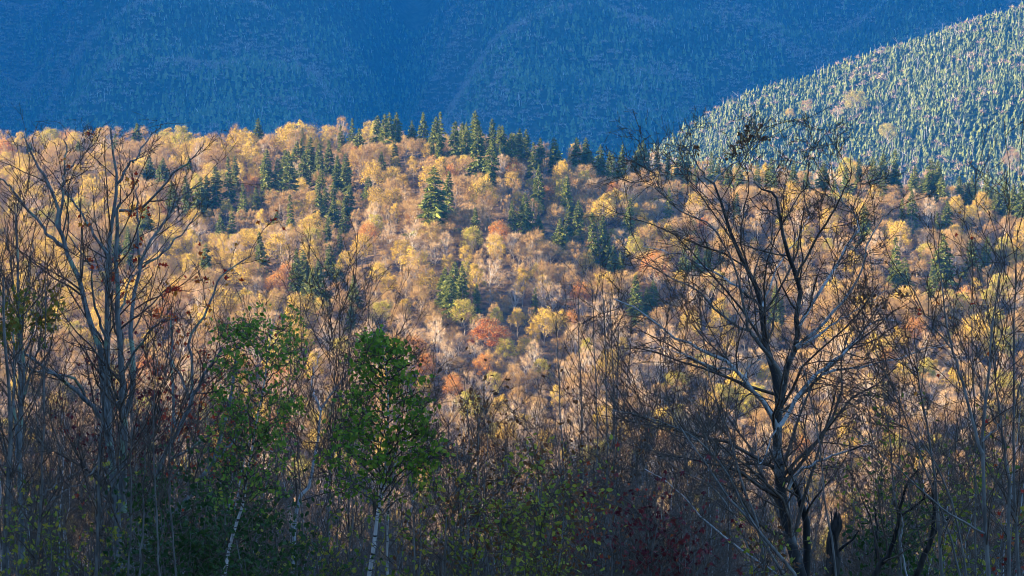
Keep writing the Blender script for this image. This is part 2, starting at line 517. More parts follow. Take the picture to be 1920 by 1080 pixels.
def spruce(h, w, dens=1.0):
    tm = MB()
    T = np.array([[[0, 0, -.5], [0.02, 0, h * .5], [0, 0, h * .97]]])
    tubes(tm, T, np.array([[.22, .12, .03]]) * h / 18, 5)
    cm = MB()
    nb = int(150 * dens)
    t = np.sort(rng.random(nb) ** 0.85) * .9 + .08
    t = np.clip(t + rng.normal(size=nb) * .01, .03, .985)
    az = rng.uniform(0, 2 * np.pi, nb)
    gap = 0.75 + .35 * np.sin(az * 2 + t * 9) * rng.random(nb)
    L = w / 2 * (1 - t) ** .72 * gap * rng.uniform(.75, 1.2, nb) + .15
    out = np.stack([np.cos(az), np.sin(az), np.zeros(nb)], 1)
    q = np.linspace(0, 1, 5)
    P = out[:, None] * (L[:, None] * q)[..., None]
    P[..., 2] = (t * h)[:, None] + L[:, None] * (-.10 * q - .38 * q ** 2 + .22 * q ** 3) + (L * .25 * (t - .3))[:, None] * q
    tubes(tm, P, np.linspace(.03, .008, 5)[None] * np.ones((nb, 1)), 3)
    # needle sprays hang along the boughs
    per = 16
    i = np.repeat(np.arange(nb), per)
    f = rng.uniform(.12, 1.0, nb * per)
    k = np.minimum((f * 4).astype(int), 3); fr = (f * 4 - k)[:, None]
    pos = P[i, k] * (1 - fr) + P[i, k + 1] * fr
    side = np.stack([-out[i, 1], out[i, 0], 0 * f], 1) * rng.choice([-1, 1], nb * per)[:, None]
    d = norm(out[i] * .6 + side * rng.uniform(.2, 1.1, (nb * per, 1)) + np.array([0, 0, -.25]) + rng.normal(size=(nb * per, 3)) * .22)
    ll = (L[i] * .34 + .22) * rng.uniform(.6, 1.2, nb * per)
    blades(cm, pos, d, ll, ll * .62, 0)
    # leader tufts
    n = 26
    z = rng.uniform(h * .86, h * .995, n)
    a = rng.uniform(0, 6.28, n)
    d = norm(np.stack([np.cos(a), np.sin(a), np.full(n, .5)], 1))
    blades(cm, np.stack([0 * z, 0 * z, z], 1), d, (h - z) * .35 + .2, np.full(n, .22), 0)
    return tm, cm

# ------------------------------------------------------------------ plant the sunlit hill
def proto(kind, tm, cm, mats):
    return (tm.mesh(kind + '_trunk', [mats[0]]), cm.mesh(kind + '_crown', mats[1:]))
HW = []          # (height, [trunk mesh, crown mesh])
PROTO = {}
shapes = [(13, 9.2, 2700), (14.5, 8.6, 2700), (12, 10.2, 3000), (15, 7.6, 2400), (11, 8.2, 2200)]
for key, lm, leafn, ls, k in (('tan', M_tan, 0, .3, 0), ('rust', M_rust, 260, .26, 0), ('gold', M_gold, 2000, .40, 1), ('ygreen', M_ygreen, 2400, .40, 1), ('orange', M_orange, 2200, .40, 1), ('red', M_redhill, 2800, .42, 1), ('pale', M_paletw, 0, .3, 2)):
    PROTO[key] = []
    n_var = {'tan': 5, 'rust': 3, 'gold': 4, 'ygreen': 2, 'orange': 2, 'red': 1, 'pale': 3}[key]
    for i in range(n_var):
        h, cw, tw = shapes[i % 5]
        tw_ = tw if k == 0 else int(tw * .4) if k == 1 else int(tw * .7)
        tm, cm = hardwood(h, cw, tw_, leafn, ls, k == 2)
        tw_m = {'tan': M_tan, 'rust': M_rust, 'pale': M_paletw}.get(key, M_tan)
        PROTO[key].append((h, cw) + proto('hardwood', tm, cm, [M_hpale if key == 'pale' else M_hbark, tw_m, M_hbark, lm]))
PROTO['spruce'] = []
for h, w_ in ((18, 9.5), (18, 7.5), (18, 8.5), (18, 10.5), (18, 6.5)):
    tm, cm = spruce(h, w_, 1.35)
    PROTO['spruce'].append((h, w_) + proto('spruce', tm, cm, [M_hbark, M_spruce]))

SPR = [(257,229,40),(281,290,48),(304,294,52),(354,290,38),(326,339,48),(352,327,72),(273,380,62),(240,424,62),(385,453,58),(432,292,84),(407,310,72),(458,343,55),(436,384,52),(149,262,24),(57,265,24),
 (500,278,84),(545,282,84),(568,257,60),(580,253,74),(602,266,66),(618,262,60),(553,262,60),(639,233,40),(659,221,54),(635,290,60),(651,286,48),(602,314,50),(625,341,50),(602,347,55),(653,343,55),(720,213,64),(745,209,46),(731,209,54),(794,209,60),(773,207,30),(818,217,55),(826,209,55),(849,225,74),(826,253,46),(741,257,40),(891,206,72),(896,233,95),(920,253,84),(924,221,48),(940,233,40),(814,310,124),(892,388,56),(714,282,34),(545,363,55),(515,392,30),(492,433,70),(555,465,80),(574,465,66),(588,498,66),(602,490,74),(621,457,46),(665,514,50),(659,567,34),(847,490,80),(867,494,80),(893,530,46),(616,408,50),(647,372,55),
 (1009,306,64),(984,359,55),(984,388,55),(1062,327,66),(999,266,46),(1082,372,60),(1113,396,80),(1050,408,50),(1137,433,46),(1176,370,66),(1164,270,60),(1208,253,56),(1198,258,50),(1253,351,66),(1274,290,42),(1302,318,30),(988,241,46),(1013,257,42),(1082,257,50),(1098,257,50),(1041,257,42),(1123,270,46),(1143,282,42),(1225,523,46),(1192,514,85),(1306,457,56),(1329,453,50),(1333,284,46),(1388,302,56),(1001,539,40),(1107,282,30),
 (1448,294,66),(1487,298,56),(1652,286,66),(1676,278,76),(1678,302,52),(1709,310,52),(1744,294,66),(1756,290,66),(1752,327,40),(1766,327,46),(1799,322,46),(1823,318,52),(1847,322,56),(1878,333,56),(1900,343,66),(1915,343,74),(1709,355,66),(1766,437,80),(1680,441,74),(1695,481,55),(1748,498,50),(1772,376,46),(1823,445,60),(1847,441,56),(1452,534,66),(1611,294,46),(1623,384,62),(960,248,44),(972,236,40),(1165,470,44),(690,330,36),(1380,360,50),(1232,268,44),(1290,270,40),(1420,300,46),(1540,300,50),(1586,310,44)]
SPECIAL = [(705,214,42,'ygreen'),(340,234,62,'ygreen'),(390,243,26,'ygreen'),(308,231,36,'ygreen'),(95,240,44,'ygreen'),(710,350,60,'gold'),(965,300,44,'orange'),(905,330,62,'gold'),(700,400,50,'ygreen'),(680,438,60,'gold'),(690,418,44,'orange'),(640,375,34,'ygreen'),(885,425,52,'ygreen'),(930,440,56,'gold'),(740,350,50,'gold'),(560,375,44,'gold'),(580,405,42,'gold'),(470,332,36,'orange'),(425,372,36,'ygreen'),(1075,250,46,'gold'),(1490,340,76,'gold'),(1585,294,56,'ygreen'),(1840,358,50,'gold'),(1810,403,28,'gold'),(1640,345,40,'gold'),(300,400,46,'gold'),(870,560,56,'ygreen'),(915,600,92,'red'),(905,662,58,'orange'),(800,662,56,'orange'),(1365,608,60,'gold'),(1645,625,60,'gold'),(1668,650,48,'orange'),(850,700,60,'orange'),(1000,604,56,'gold'),(1020,575,60,'gold'),(1205,398,40,'gold'),(565,548,66,'gold'),(930,575,44,'ygreen'),(780,465,50,'gold'),(330,450,50,'gold'),(60,340,50,'gold'),(170,330,50,'gold'),(700,300,60,'gold'),(690,228,46,'gold'),(1600,470,56,'gold'),(1510,420,50,'gold'),(1830,520,40,'gold'),(650,470,44,'gold')]
PALE = [(780,470,52),(815,455,40),(1035,535,56),(1010,470,44),(940,290,36),(1005,320,30),(560,300,40),(730,420,44),(600,520,44),(1225,285,54),(1000,640,56),(620,600,60),(820,610,56),(540,470,46),(440,440,52),(1560,500,50),(1640,430,48),(1740,370,50),(1300,540,52),(1090,560,46),(680,620,56),(1160,600,50),(760,590,50),(480,520,46),(1790,470,44)]
trees = []   # dict per tree
SHOW = []    # what must stay in view: column, top, how far down, half width, distance
def plant(u, vt, hpx, key, special=True, y0=405, y1=980):
    y1 = float(crest(np.array((u - 960) / F))[0]) + 12
    if key == 'spruce':
        pr = random.randrange(5)
        x, y, z, hh = solve(u, vt, -(hpx + 24), y0, y1)
    else:
        pr = random.randrange(len(PROTO[key]))
        x, y, z, hh = solve(u, vt, -hpx * 1.25, y0, y1)
        hh = max(hh, 5)
    trees.append(dict(x=x, y=y, z=z, h=hh, key=key, pr=pr, sp=special, wide=random.uniform(.85, 1.2)))
    SHOW.append((u, vt, hpx * (.88 if key == 'spruce' else .5), (12 if key == 'spruce' else hpx * .36), y))
for u, v, h in SPR: plant(u, v, h, 'spruce')
for u, v, h in SPR:
    if h > 42 and random.random() < .55: plant(u + random.choice((-1, 1)) * random.uniform(12, 26), v + random.uniform(2, 26), h * random.uniform(.6, .9), 'spruce')
for u, v, wd, k in SPECIAL: plant(u, v, wd if k != 'red' else 62, k)
for t in trees:
    if t['key'] == 'red': t['wide'] = 1.55
for u, v, h in PALE: plant(u, v, h, 'pale')
# fill between them
occ = {}
def near(x, y, r):
    gx_, gy_ = int(x // 10), int(y // 10)
    for i in range(gx_ - 1, gx_ + 2):
        for j in range(gy_ - 1, gy_ + 2):
            for (a, b, rr) in occ.get((i, j), ()):
                if (a - x) ** 2 + (b - y) ** 2 < (r + rr) ** 2 * .25: return True
    return False
def put(x, y, r): occ.setdefault((int(x // 10), int(y // 10)), []).append((x, y, r))
for t in trees: put(t['x'], t['y'], 5.0 if t['key'] == 'spruce' else 7.0)
yy = 408.0
SH = np.array(SHOW)
while yy < 990:
    xx = -0.30 * yy
    low = yy < 535
    s = 5.2 if low else 5.9
    while xx < 0.30 * yy:
        x = xx + random.uniform(-.42, .42) * s; y = yy + random.uniform(-.42, .42) * s
        D, zc = crest(np.array(x / y))
        if y < D + 45 and not near(x, y, 5.7 if not low else 4.2):
            u = 960 + F * x / y
            lf = float(wob(np.array(x), np.array(y), 55, 11))
            r = random.random()
            key = 'tan'
            if r < .21 + .10 * lf: key = 'gold'
            elif r < .265 + .10 * lf: key = 'ygreen'
            elif r < .44: key = 'rust'
            elif r < .53: key = 'pale'
            elif r < .545: key = 'orange'
            elif r < .60 and yy > 560: key = 'spruce'
            if low and key in ('tan', 'rust', 'gold') and random.random() < .45: key = 'pale'
            if u < 480 and yy > 560 and random.random() < .35: key = 'gold'
            base = random.uniform(8.0, 15.0) if not low else random.uniform(7, 11.5)
            if yy > 610 and lf < -.45 and random.random() < .30: key = 'spruce'
            if key == 'spruce': base = random.uniform(9, 17)
            zg = float(H(x, y))
            tu, tv = proj(np.array([[x, y, zg + base]]))[0]
            hw = base * .50 * F / y
            cl = (SH[:, 4] > y) & (np.abs(SH[:, 0] - tu) < SH[:, 3] + hw * .7) & (tv > SH[:, 1] - 60)
            if cl.any():
                lim = (SH[cl, 1] + SH[cl, 2]).max()
                vg = proj(np.array([[x, y, zg]]))[0][1]
                base = max(min(base, (vg - lim) * y / F), random.uniform(3.2, 5.2))
                if key == 'spruce': key = 'tan'; pr_ = 0
            trees.append(dict(x=x, y=y, z=zg, h=base, key=key, pr=random.randrange(len(PROTO[key])), sp=False, wide=random.uniform(.75, 1.25)))
            put(x, y, 5.7 if not low else 4.2)
        xx += s
    yy += s * .9
for t in trees:
    p = proj(np.array([[t['x'], t['y'], t['z'] + t['h']], [t['x'], t['y'], t['z'] + t['h'] * .5]]))
    t['u'], t['v'] = p[0]; t['vm'] = p[1][1]

KIND = {'tan': 'bare_hardwood_tree', 'rust': 'bare_hardwood_tree', 'gold': 'golden_hardwood_tree', 'ygreen': 'golden_hardwood_tree', 'orange': 'orange_maple_tree', 'red': 'red_maple_tree', 'pale': 'pale_bare_tree', 'spruce': 'spruce_tree'}
# who is an individual: the picked trees, then those that show
cnt = {}
for t in trees: t['ind'] = False
def vis_order(t): return (not t['sp'], abs(t['v'] - 430) + random.uniform(0, 60))
for t in sorted(trees, key=vis_order):
    k = KIND[t['key']]
    if not (-20 < t['u'] < 1940 and t['v'] < 720): continue
    lim = {'bare_hardwood_tree': 290, 'golden_hardwood_tree': 220, 'pale_bare_tree': 110, 'spruce_tree': 190}.get(k, 60)
    if cnt.get(k, 0) < lim:
        cnt[k] = cnt.get(k, 0) + 1; t['ind'] = True

# labels: look, then the nearest landmark and the direction from it
LM = [(891,206,'the tallest spruce on the crest'),(814,310,'the tall slender midslope spruce'),(915,600,'the russet red maple'),(568,257,'the dark spruce clump below the crest'),(432,292,'the big spruce on the upper slope'),(257,229,'the lone crest spruce above the bare maple'),(705,214,'the bright yellow-green crest tree'),(855,490,'the paired spruces low on the hill'),(600,490,'the bushy spruce trio low on the hill'),(1113,396,'the ragged sunlit spruce midslope'),(1176,370,'the columnar spruce right of centre'),(1075,250,'the golden tree among crest firs'),(1208,253,'the twin spruces at the saddle'),(1490,340,'the broad golden tree behind the yellow birch'),(1585,294,'the yellow-green tree on the right crest'),(1676,278,'the tallest spruce on the right crest'),(1878,333,'the shaded spruces at the right edge'),(1766,437,'the tall spruce on the right slope'),(1452,534,'the spruce behind the yellow birch fork'),(340,234,'the yellow-green trees on the left crest'),(240,424,'the spruce behind the bare maple'),(95,240,'the yellow tree at the left crest'),(1365,608,'the golden maple left of the yellow birch'),(1645,625,'the gold maple low on the right'),(492,433,'the single spruce midslope left'),(1192,514,'the tall spruce low on the slope'),(665,514,'the small conical spruce above the green birch')]
ORD = ['', 'second', 'third', 'fourth', 'fifth', 'sixth', 'seventh', 'eighth', 'ninth', 'tenth', 'eleventh', 'twelfth', 'thirteenth', 'fourteenth', 'fifteenth', 'sixteenth', 'seventeenth', 'eighteenth', 'nineteenth', 'twentieth', 'twenty-first', 'twenty-second', 'twenty-third', 'twenty-fourth']
DIRS = ['right of', 'up-right of', 'above', 'up-left of', 'left of', 'down-left of', 'below', 'down-right of']
LOOK = {'tan': 'tan bare hardwood', 'rust': 'rust-brown hardwood', 'gold': 'golden-leaved hardwood', 'ygreen': 'yellow-green hardwood', 'orange': 'orange-leaved maple', 'red': 'round russet red maple', 'pale': 'pale grey leafless tree', 'spruce': 'dark green spruce'}
bucket = {}
for t in trees:
    if not t['ind']: continue
    ds = sorted(((t['u'] - a) ** 2 + (t['v'] - b) ** 2, i) for i, (a, b, _) in enumerate(LM))
    d2, i = ds[0]
    if t['sp'] and d2 < 16:
        many = any(w_ in LM[i][2] for w_ in ('spruces', 'clump', 'trio', 'trees'))
        t['lab'] = ('foremost green tree of ' + LM[i][2]) if many else LM[i][2].replace('the ', '', 1) + ', dark green'
        if t['key'] == 'red': t['lab'] = 'round russet red maple standing low on the sunlit hill'
        elif t['key'] != 'spruce' and not many: t['lab'] = LM[i][2].replace('the ', '', 1) + ', full leafy crown'
        if (t['key'], i) in bucket: t['lab'] = None
        else:
            bucket[(t['key'], i)] = 1
            continue
    k = int(((math.degrees(math.atan2(LM[i][1] - t['v'], t['u'] - LM[i][0])) + 22.5) % 360) // 45)
    t['buck'] = (t['key'], i, k); bucket.setdefault(t['buck'], []).append((d2, id(t)))
for t in trees:
    if not t['ind'] or 'buck' not in t: continue
    key, i, k = t['buck']
    order = sorted(bucket[t['buck']])
    n = [q for _, q in order].index(id(t))
    o = ORD[n] if n < len(ORD) else ORD[-1] + ' or later'
    t['lab'] = f"{LOOK[key]}, {o + ' one' if o else 'nearest one'} {DIRS[k]} {LM[i][2]}"

CATN = {'spruce': 'spruce', 'red': 'maple', 'orange': 'maple'}
GRP = {'bare_hardwood_tree': 'bare hardwoods on the sunlit hill', 'golden_hardwood_tree': 'golden hardwoods on the sunlit hill', 'pale_bare_tree': 'pale leafless trees on the sunlit hill', 'spruce_tree': 'spruces on the sunlit hill', 'orange_maple_tree': 'orange maples on the sunlit hill', 'red_maple_tree': None}
def place_tree(t):
    h0, cw, tme, cme = PROTO[t['key']][t['pr']]
    k = KIND[t['key']]
    e = thing(k, t['lab'], CATN.get(t['key'], 'tree'), (t['x'], t['y'], t['z']), GRP.get(k))
    s = t['h'] / h0
    e.scale = (s * t['wide'], s * t['wide'], s)
    e.rotation_euler = (random.gauss(0, .03), random.gauss(0, .03), random.uniform(0, 6.28))
    link('trunk', tme, e); link('crown', cme, e)
for t in trees:
    if t['ind']: place_tree(t)

# the rest of the hill forest: one object that instances the same trees
def instancer(name, pts, rots, scales, idx, protos):
    me = bpy.data.meshes.new(name)
    me.from_pydata([tuple(p) for p in pts], [], [])
    a = me.attributes.new('rot', 'FLOAT_VECTOR', 'POINT'); a.data.foreach_set('vector', np.asarray(rots, np.float32).ravel())
    a = me.attributes.new('scl', 'FLOAT_VECTOR', 'POINT'); a.data.foreach_set('vector', np.asarray(scales, np.float32).ravel())
    a = me.attributes.new('idx', 'INT', 'POINT'); a.data.foreach_set('value', np.asarray(idx, np.int32))
    o = link(name, me)
    g = bpy.data.node_groups.new(name + '_nodes', 'GeometryNodeTree')
    g.interface.new_socket('Geometry', in_out='INPUT', socket_type='NodeSocketGeometry')
    g.interface.new_socket('Geometry', in_out='OUTPUT', socket_type='NodeSocketGeometry')
    gi = g.nodes.new('NodeGroupInput'); go = g.nodes.new('NodeGroupOutput')
    jn = g.nodes.new('GeometryNodeJoinGeometry')
    def named(n, ty):
        q = g.nodes.new('GeometryNodeInputNamedAttribute'); q.data_type = ty; q.inputs[0].default_value = n
        return [s for s in q.outputs if s.enabled][0]
    for k, po in enumerate(protos):
        oi = g.nodes.new('GeometryNodeObjectInfo'); oi.inputs['Object'].default_value = po
        oi.inputs['As Instance'].default_value = True
        cp = g.nodes.new('FunctionNodeCompare'); cp.data_type = 'INT'; cp.operation = 'EQUAL'
        g.links.new(named('idx', 'INT'), [s for s in cp.inputs if s.enabled][0])
        [s for s in cp.inputs if s.enabled][1].default_value = k
        ip = g.nodes.new('GeometryNodeInstanceOnPoints')
        g.links.new(gi.outputs[0], ip.inputs['Points'])
        g.links.new(cp.outputs[0], ip.inputs['Selection'])
        g.links.new(oi.outputs['Geometry'], ip.inputs['Instance'])
        g.links.new(named('rot', 'FLOAT_VECTOR'), ip.inputs['Rotation'])
        g.links.new(named('scl', 'FLOAT_VECTOR'), ip.inputs['Scale'])
        g.links.new(ip.outputs[0], jn.inputs[0])
    g.links.new(jn.outputs[0], go.inputs[0])
    md = o.modifiers.new('scatter', 'NODES'); md.node_group = g
    return o

pobj = []; pmap = {}
for key, lst in PROTO.items():
    for i, (h0, cw, tme, cme) in enumerate(lst):
        for me in (tme, cme):
            pmap.setdefault((key, i), []).append(len(pobj))
            pobj.append(bpy.data.objects.new(me.name, me))
pts, rots, scs, ids = [], [], [], []
for t in trees:
    if t['ind']: continue
    s = t['h'] / PROTO[t['key']][t['pr']][0]
    r = (0, 0, random.uniform(0, 6.28))
    for q in pmap[(t['key'], t['pr'])]:
        pts.append((t['x'], t['y'], t['z'])); rots.append(r); scs.append((s * t['wide'], s * t['wide'], s)); ids.append(q)
# young growth between the trees
under = []
yy = 408.0
while yy < 960:
    for xx in np.arange(-.29 * yy, .29 * yy, 4.3):
        x = xx + random.uniform(-2, 2); y = yy + random.uniform(-2, 2)
        D, zc = crest(np.array(x / y))
        if y < D + 25 and not near(x, y, 2.0):
            key = random.choice(('tan', 'tan', 'rust', 'rust', 'rust', 'pale'))
            k = random.randrange(len(PROTO[key])); hh = random.uniform(2.6, 4.8)
            under.append((x, y, float(H(x, y)) - .5 * hh / 13, key, k, hh))
    yy += 4.0
for x, y, z, key, k, hh in under:
    s = hh / PROTO[key][k][0] * 1.1
    r = (0, 0, random.uniform(0, 6.28))
    for q in pmap[(key, k)]:
        pts.append((x, y, z)); rots.append(r); scs.append((s * 1.25, s * 1.25, s)); ids.append(q)
print('under', len(under))
print('hill trees', len(trees), 'individual', cnt, 'rest', len(pts) // 2)
tag(instancer('hill_forest', pts, rots, scs, ids, pobj), 'tan and gold autumn forest covering the sunlit hill', 'forest', kind='stuff')

# ------------------------------------------------------------------ far forests: right spur and shaded mountain
def scatter_cells(y0, y1, s, amin, amax, keep):
    """jittered positions in the wedge the valley opens to"""
    out = []
    ys = np.arange(y0, y1, s)
    for y in ys:
        xs = np.arange(amin * y, amax * y, s)
        out.append(np.stack([xs + rng.uniform(-.9, .9, len(xs)) * s, y + rng.uniform(-.9, .9, len(xs)) * s], 1))
    p = np.concatenate(out)
    z = H(p[:, 0], p[:, 1])
    p = np.column_stack([p, z])
    q = proj(p + np.array([0, 0, 14.0]))
    k = (q[:, 1] > -60) & (q[:, 1] < 420) & keep(p, q)
    return p[k], q[k]

def firs(mb, p, h, w, m=0, sides=5):
    """small jagged conifers: three ragged skirts"""
    n = len(p)
    for lo, hi, rr in ((.0, .52, 1.0), (.30, .76, .86), (.56, 1.0, .58)):
        a = rng.uniform(0, 6.28, (n, 1)) + np.arange(sides) * 2 * np.pi / sides
        r = (w / 2 * rr)[:, None] * rng.uniform(.55, 1.25, (n, sides))
        zz = (h * lo)[:, None] + rng.uniform(-.10, .14, (n, sides)) * h[:, None]
        ring = np.stack([p[:, None, 0] + np.cos(a) * r, p[:, None, 1] + np.sin(a) * r, p[:, None, 2] + zz], -1)
        tip = p + np.stack([rng.normal(size=n) * .25, rng.normal(size=n) * .25, h * hi * rng.uniform(.9, 1.04, n)], 1)
        v = np.concatenate([ring, tip[:, None]], 1)
        b = (np.arange(n) * (sides + 1))[:, None]
        j = np.arange(sides)[None]
        f = np.stack([b + j, b + (j + 1) % sides, b + sides + 0 * j], -1)
        mb.add(v.reshape(-1, 3), f.reshape(-1, 3), m)

def snags(mb, p, h, m=0, r=.16):
    """bare pale dead trunks, some leaning, some forked"""
    n = len(p)
    lean = rng.normal(size=(n, 2)) * .17
    P = np.stack([p, p + np.column_stack([lean * h[:, None] * .5, h * .55]), p + np.column_stack([lean * h[:, None] * 1.15 + rng.normal(size=(n, 2)) * .15, h])], 1)
    tubes(mb, P, np.array([[1.0, .8, .45]]) * r * rng.uniform(.7, 1.3, (n, 1)), 3, m)
    k = rng.random(n) < .35
    d = np.column_stack([rng.normal(size=(n, 2)) * .28 * h[:, None], h * .42])
    Q = np.stack([P[:, 1], P[:, 1] + d], 1)[k]
    tubes(mb, Q, np.array([[.7, .35]]) * r * np.ones((len(Q), 1)), 3, m)

def scrub(mb, p, w, m=0, per=34):
    """bare hardwood crowns far off: rounded heads of twigs"""
    n = len(p)
    i = np.repeat(np.arange(n), per)
    d = rng.normal(size=(n * per, 3)); d[:, 2] = np.abs(d[:, 2]) * .9 + .1
    d = norm(d)
    pos = p[i] + np.column_stack([d[:, :2] * w[i][:, None] * .28, w[i] * .55 + d[:, 2] * w[i] * .2])
    d2 = norm(d + rng.normal(size=d.shape) * .35 + np.array([0, 0, .3]))
    blades(mb, pos, d2, w[i] * rng.uniform(.2, .42, n * per), w[i] * .075, m)

# right spur
p, q = scatter_cells(1150, 1990, 3.5, -0.01, 0.30, lambda p, q: (p[:, 1] < 1800 + .25 * (p[:, 0] - 300) + 25) & (q[:, 0] > 1000))
pick = wob(p[:, 0], p[:, 1], 90, 21) + rng.normal(size=len(p)) * .8
low = sm(q[:, 1], 250, 360)
isf = pick < 1.25 - .9 * low
mb = MB(); n = isf.sum(); hh = rng.uniform(2.6, 8.0, n) * (1 + .3 * np.clip(pick[isf], -1, 1)); firs(mb, p[isf], hh, np.clip(hh * rng.uniform(.48, .8, n), 2.2, 4.6), 0, 7)
tag(link('fir_forest', mb.mesh('fir_forest', [M_fir])), 'sunlit fir forest covering the spur on the right', 'forest', kind='stuff')
mb = MB(); rest = p[~isf]; k = rng.random(len(rest)) < .55
scrub(mb, rest[k], rng.uniform(5, 8.5, k.sum()))
tag(link('bare_scrub_forest', mb.mesh('bare_scrub_forest', [M_scrub])), 'bare hardwood scrub between the firs of the right spur', 'forest', kind='stuff')
mb = MB(); k = rng.random(len(p)) < .09 + .08 * wob(p[:, 0], p[:, 1], 120, 51)
snags(mb, p[k] + rng.normal(size=(k.sum(), 3)) * np.array([2, 2, 0]), rng.uniform(6, 12, k.sum()), 0, .17)
tag(link('dead_snag_forest', mb.mesh('dead_snag_forest', [M_dead])), 'pale dead trunks standing among the firs of the right spur', 'dead trees', kind='stuff')
print('spur', len(p))

# shaded mountain
p, q = scatter_cells(1950, 3300, 6.8, -0.30, 0.30, lambda p, q: (p[:, 1] > 1800 + .25 * (p[:, 0] - 300) + 40) & (q[:, 0] > -60) & (q[:, 0] < 1980))
pick = wob(p[:, 0], p[:, 1], 190, 31) * 1.0 + wob(p[:, 0], p[:, 1], 60, 35) * .5 + rng.normal(size=len(p)) * .5
gul = 1.1 * np.exp(-((p[:, 0] / p[:, 1] + 0.040) / .016) ** 2) * (p[:, 1] < 2900) - 1.2 * np.exp(-((p[:, 0] / p[:, 1] + 0.064) / .013) ** 2) + .6 * np.exp(-((p[:, 0] / p[:, 1] + 0.262) / .03) ** 2)  # dark fir band stands in for gully shade; scrub bands beside it
isf = pick + 1.7 * gul < .50
n = isf.sum(); mb = MB(); hh = rng.uniform(5, 14, n); 
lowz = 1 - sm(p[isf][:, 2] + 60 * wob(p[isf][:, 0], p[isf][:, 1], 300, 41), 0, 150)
lighter = rng.random(n) < .15 + .75 * lowz  # lower firs mostly take the copy painted lighter
firs(mb, p[isf][~lighter], hh[~lighter], hh[~lighter] * rng.uniform(.42, .7, (~lighter).sum()), 0, 5)
firs(mb, p[isf][lighter], hh[lighter], hh[lighter] * rng.uniform(.42, .7, lighter.sum()), 1, 5)
tag(link('mountain_fir_forest', mb.mesh('mountain_fir_forest', [M_firdark, M_firlight])), 'dark blue fir forest on the shaded mountain', 'forest', kind='stuff')
mb = MB(); rest = p[~isf]; scrub(mb, rest, rng.uniform(7, 12, len(rest)), 0, 22)
tag(link('mountain_hardwood_forest', mb.mesh('mountain_hardwood_forest', [M_mscrub])), 'bare hardwoods in the gullies of the shaded mountain', 'forest', kind='stuff')
mb = MB(); k = rng.random(len(p)) < .20 + .16 * wob(p[:, 0], p[:, 1], 210, 33)
snags(mb, p[k] + rng.normal(size=(k.sum(), 3)) * np.array([3, 3, 0]), rng.uniform(4, 10, k.sum()), 0, .23)
tag(link('mountain_snag_forest', mb.mesh('mountain_snag_forest', [M_mdead])), 'grey dead trunks standing across the shaded mountain', 'dead trees', kind='stuff')
print('mountain', len(p))
# single bright hardwoods on the spur
for (u, v, hpx, key, lab) in ((1606, 174, 46, 'ygreen', 'golden tree glowing high on the fir spur'), (1664, 234, 38, 'ygreen', 'small golden tree alone lower on the fir spur'), (1512, 190, 28, 'tan', 'tan bare tree on the fir spur left of the golden one'), (1570, 200, 26, 'pale', 'pale bare tree on the fir spur beside the golden one'), (1896, 285, 40, 'rust', 'reddish bare tree at the foot of the fir spur'), (1745, 320, 36, 'tan', 'tan bare tree behind the right crest spruces'), (1480, 205, 20, 'gold', 'small yellow tree near the left end of the spur')):
    x, y, z, hh = solve(u, v, -hpx, 1250, 1790)
    t = dict(x=x, y=y, z=z, h=hh * 1.1, key=key, pr=0, wide=1.2, lab=lab)
    place_tree(t)
#FGSTART
# ------------------------------------------------------------------ the shaded slope in front: trees drawn stem by stem
def stem_pts(uv, D, off, n, trunk=False):
    """pixels -> points; depth drifts by OFF metres towards the tip"""
    uv = np.asarray(uv, dtype=float)
    seg = np.concatenate([[0], np.cumsum(np.hypot(*np.diff(uv, axis=0).T))])
    t = seg / seg[-1]
    p = np.array([px(u, v, D + off * tt ** 1.2) for (u, v), tt in zip(uv, t)])
    return resample(p, n, (0.005 if trunk else 0.013) * D / 25)

